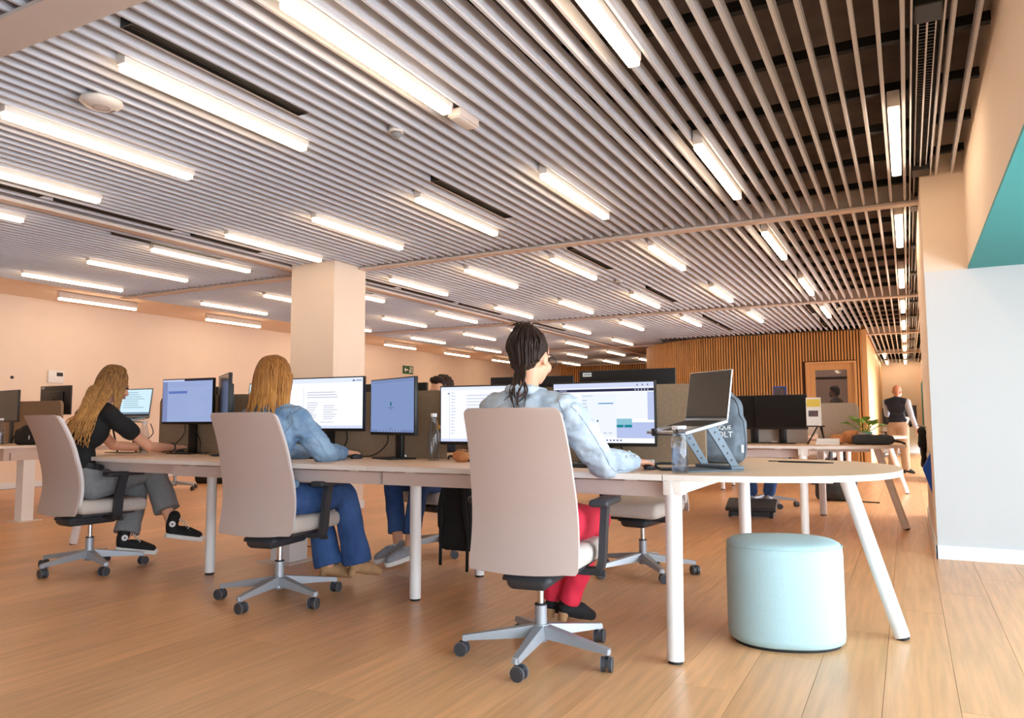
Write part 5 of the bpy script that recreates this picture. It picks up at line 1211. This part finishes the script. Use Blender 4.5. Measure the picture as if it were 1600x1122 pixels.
cable([(-4.7, 3.865, 1.0), (-4.66, 3.89, 0.93), (-4.6, 3.88, 0.86), (-4.5, 3.8, 0.775), (-4.36, 3.74, 0.775)], 'black cable curling right under the blue-grey monitor')
cable([(-3.42, 3.855, 0.95), (-3.44, 3.88, 0.88), (-3.50, 3.87, 0.81), (-3.58, 3.82, 0.775)], 'black cable left of the document monitor stand')
cable([(-3.22, 3.855, 0.95), (-3.24, 3.89, 0.88), (-3.28, 3.88, 0.81), (-3.34, 3.88, 0.775)], 'black cable right of the document monitor stand')
cable([(-2.90, 3.87, 0.93), (-2.92, 3.89, 0.86), (-3.0, 3.87, 0.79), (-3.12, 3.84, 0.775), (-3.2, 3.80, 0.775)], 'black cable sweeping left from the blue-screened monitor')
cable([(-1.36, 3.865, 0.87), (-1.37, 3.89, 0.82), (-1.42, 3.885, 0.775)], 'short cable below the dialog-window monitor')
cable([(-5.15, 3.88, 0.99), (-5.13, 3.89, 0.92), (-5.17, 3.88, 0.87), (-5.13, 3.86, 0.82), (-5.16, 3.8, 0.775)], 'black cable hanging by the bottle of the woman in black')
cable([(-4.45, 4.5, 0.70), (-4.5, 4.52, 0.5), (-4.55, 4.55, 0.3), (-4.5, 4.6, 0.1), (-4.3, 4.7, 0.006), (-3.9, 4.9, 0.006)], 'cable hanging from the left desk end down to the floor')
cable([(-0.62, 4.25, 0.776), (-0.45, 4.22, 0.776), (-0.35, 4.24, 0.776), (-0.5, 4.30, 0.776), (-0.68, 4.31, 0.776)], 'thin dark cable loop on the right table end beside the backpack', 0.003)
# things on the second row
o = empty('photo_card', (-0.77, 7.5, 0.94), R(-6), 'white card with yellow top and small photo beside dark monitors', 'card')
MB().add(box(-0.065, 0.065, -0.004, 0.004, 0, 0.26)).build('sheet', 'print_white', o); MB().add(box(-0.06, 0.06, -0.0052, -0.0042, 0.175, 0.245)).build('yellow_strip', 'print_yellow', o); MB().add(box(-0.045, 0.04, -0.0052, -0.0042, 0.085, 0.14)).build('photo', 'print_photo', o)
o = empty('laptop_riser', (-0.74, 7.52, ZD), 0, 'black metal easel stand holding the white card', 'laptop stand')
MB().add(cyl((-0.09, -0.05, 0), (0.0, 0.0, 0.17), 0.007, 0.007, 8)).build('leg', 'black_metal', o, True); MB().add(cyl((0.06, -0.05, 0), (0.03, 0.0, 0.17), 0.008, 0.008, 8)).build('leg', 'black_metal', o, True); MB().add(cyl((0.05, 0.09, 0), (0.02, 0.0, 0.17), 0.007, 0.007, 8)).build('leg', 'black_metal', o, True); MB().add(rbox(-0.10, 0.06, -0.03, 0.03, 0.16, 0.172, 0.003)).build('ledge', 'black_metal', o)
for k, (w_, hh, lab) in enumerate(((0.1, 0.03, 'lower cream book lying flat on the second row table end'), (0.095, 0.025, 'upper white book of the pair on the second row table end'))):
    o = empty('book', (-0.655, 7.45, ZD + 0.03 * k), R(5 + 4 * k), lab, 'book')
    MB().add(box(-w_ + .002, w_ - .003, -0.068, 0.068, 0.003, hh - 0.003)).build('pages', 'print_white', o)
    MB().add(box(-w_, w_, -0.07, 0.07, 0, 0.003)).add(box(-w_, w_, -0.07, 0.07, hh - 0.003, hh)).add(box(-w_, -w_ + .002, -0.07, 0.07, 0.003, hh - 0.003)).build('cover', 'desk_edge' if k == 0 else 'print_white', o)
o = empty('scarf', (-0.50, 7.55, ZD), 0, 'crumpled tan and brown scarf between books and grey bag', 'scarf')
sc = blob('cloth', [ball((-0.07, 0, 0.05), (0.08, 0.07, 0.05)), ball((0.03, 0.02, 0.07), (0.08, 0.07, 0.06)), ball((0.09, -0.02, 0.04), (0.06, 0.06, 0.045))], 'tan_cloth', o, 0.01, 2, wrinkle=0.02, wfreq=16)
for v in sc.data.vertices: v.co.z = max(v.co.z, 0)
o = empty('cap', (-0.40, 7.72, ZD), 0, 'dusty pink folded cloth behind the tan scarf', 'cloth')
sc = blob('cloth', [ball((0, 0, 0.05), (0.09, 0.07, 0.055)), ball((-0.06, 0.02, 0.06), (0.06, 0.06, 0.05))], 'pink_cloth', o, 0.01, 2, wrinkle=0.012, wfreq=14)
for v in sc.data.vertices: v.co.z = max(v.co.z, 0)
o = empty('shoulder_bag', (-0.29, 7.52, ZD), R(-4), 'flat dark grey bag lying on the second row table end', 'bag')
sc = blob('pouch', [rbox(-0.17, 0.17, -0.08, 0.08, 0, 0.09, 0.035, 3), ball((0.08, 0, 0.05), (0.1, 0.08, 0.04))], 'bag_dark', o, 0.01, 4, wrinkle=0.008, wfreq=12)
for v in sc.data.vertices: v.co.z = max(v.co.z, 0)
MB().add(tube(bez([(0.15, -0.02, 0.04), (0.22, -0.03, 0.03), (0.26, 0.0, 0.012)], 6), 0.009, 8)).build('strap', 'black_cloth', o, True)
o = empty('potted_plant', (-0.36, 7.95, ZD), 0, 'small leafy plant in a pale teal pot on second row', 'plant')
MB().add(lathe([(0, 0), (0.045, 0), (0.055, 0.10), (0.06, 0.11), (0.052, 0.11), (0.045, 0.095), (0, 0.095)], 20, False)).build('pot', 'teal_pot', o, 0.6)
lv = []
for k in range(13):
    a = k * 2.4; l = 0.10 + 0.07 * ((k * 7) % 5) / 5; up_ = 0.6 + 0.9 * ((k * 3) % 4) / 4
    d_ = V((math.cos(a), math.sin(a), up_)).normalized(); s_ = d_.cross(V((0, 0, 1))).normalized(); base = V((0, 0, 0.095)); nrm = s_.cross(d_)
    P0 = base; P1 = base + d_ * l; m = MB(); m.add(tube([P0, P1], 0.003, 5))
    tip = P1 + d_ * 0.12 - V((0, 0, 0.04)); mid = P1 + d_ * 0.06
    v = [P1, mid + s_ * 0.045 - nrm * 0.006, tip, mid - s_ * 0.045 - nrm * 0.006, mid + nrm * 0.004]; m.add(([tuple(x) for x in v] + [tuple(x - nrm * 0.002) for x in v], [(0, 1, 4), (1, 2, 4), (2, 3, 4), (3, 0, 4), (6, 5, 9), (7, 6, 9), (8, 7, 9), (5, 8, 9)]))
    m.build('leaf', 'leaf', o)
o = empty('tablet', (-1.16, 8.2, ZD), R(180), 'small tablet with colourful screen above the dark monitors', 'tablet')
MB().add(rbox(-0.065, 0.065, -0.006, 0.006, 0.44, 0.57, 0.003)).build('frame', 'blue_cloth', o); MB().add(box(-0.055, 0.055, 0.0062, 0.0072, 0.45, 0.56)).build('screen', 'print_photo', o); MB().add(cyl((0, 0, 0), (0, 0, 0.45), 0.008, 0.008, 8)).add(cyl((0, 0, 0), (0, 0, 0.008), 0.06, 0.06, 16)).build('post', 'bezel', o)
# corridor end: white desks with dark monitors
for (x, lab) in ((0.05, 'white far desk at the corridor end, right of the standing man'), (-0.45, 'white far desk at the corridor end, left of the standing man')):
    o = empty('white_desk', (x, 25.6, 0), 0, lab, 'desk', 'white desks at the corridor end'); MB().add(box(-0.24, 0.24, -0.3, 0.3, 0.72, 0.76)).build('worktop', 'white_metal', o); MB().add(box(-0.24, 0.24, -0.28, -0.26, 0.0, 0.72)).build('front_panel', 'white_metal', o)
monitor(0.06, 25.5, 0, 0.36, 0.58, 0.82, 'upright dark monitor at the corridor end right of the man', zdesk=0.76)
monitor(-0.5, 25.5, 0, 0.36, 0.5, 0.82, 'upright dark monitor at the corridor end left of the man', zdesk=0.76)
# things hanging on the side of the right-hand pillar
o = empty('hanging_jacket', (0.15, 8.4, 0.5), 0, 'dark jacket hanging low on the side of the white pillar', 'jacket')
blob('cloth', [rbox(-0.07, -0.005, -0.14, 0.14, 0.22, 0.42, 0.03, 3), rbox(-0.05, -0.005, 0.0, 0.2, 0.02, 0.30, 0.02, 3)], 'black_cloth', o, 0.012, 3, wrinkle=0.012, wfreq=10)
MB().add(cyl((0, 0, 0.42), (-0.07, 0, 0.44), 0.01, 0.01, 8)).build('hook', 'silver', o)
o = empty('blue_folder', (0.15, 7.1, 0.42), 0, 'bright blue folder sticking out from the side of the pillar', 'folder')
MB().add(([(0, -0.1, 0.30), (-0.06, -0.1, 0.17), (0, -0.1, -0.02), (0, 0.1, 0.30), (-0.06, 0.1, 0.17), (0, 0.1, -0.02)], [(0, 1, 2), (5, 4, 3), (0, 3, 4, 1), (1, 4, 5, 2), (2, 5, 3, 0)])).build('sleeve', 'blue_cloth', o); MB().add(box(-0.01, 0.0, -0.09, 0.09, 0.30, 0.32)).build('clip', 'silver', o)
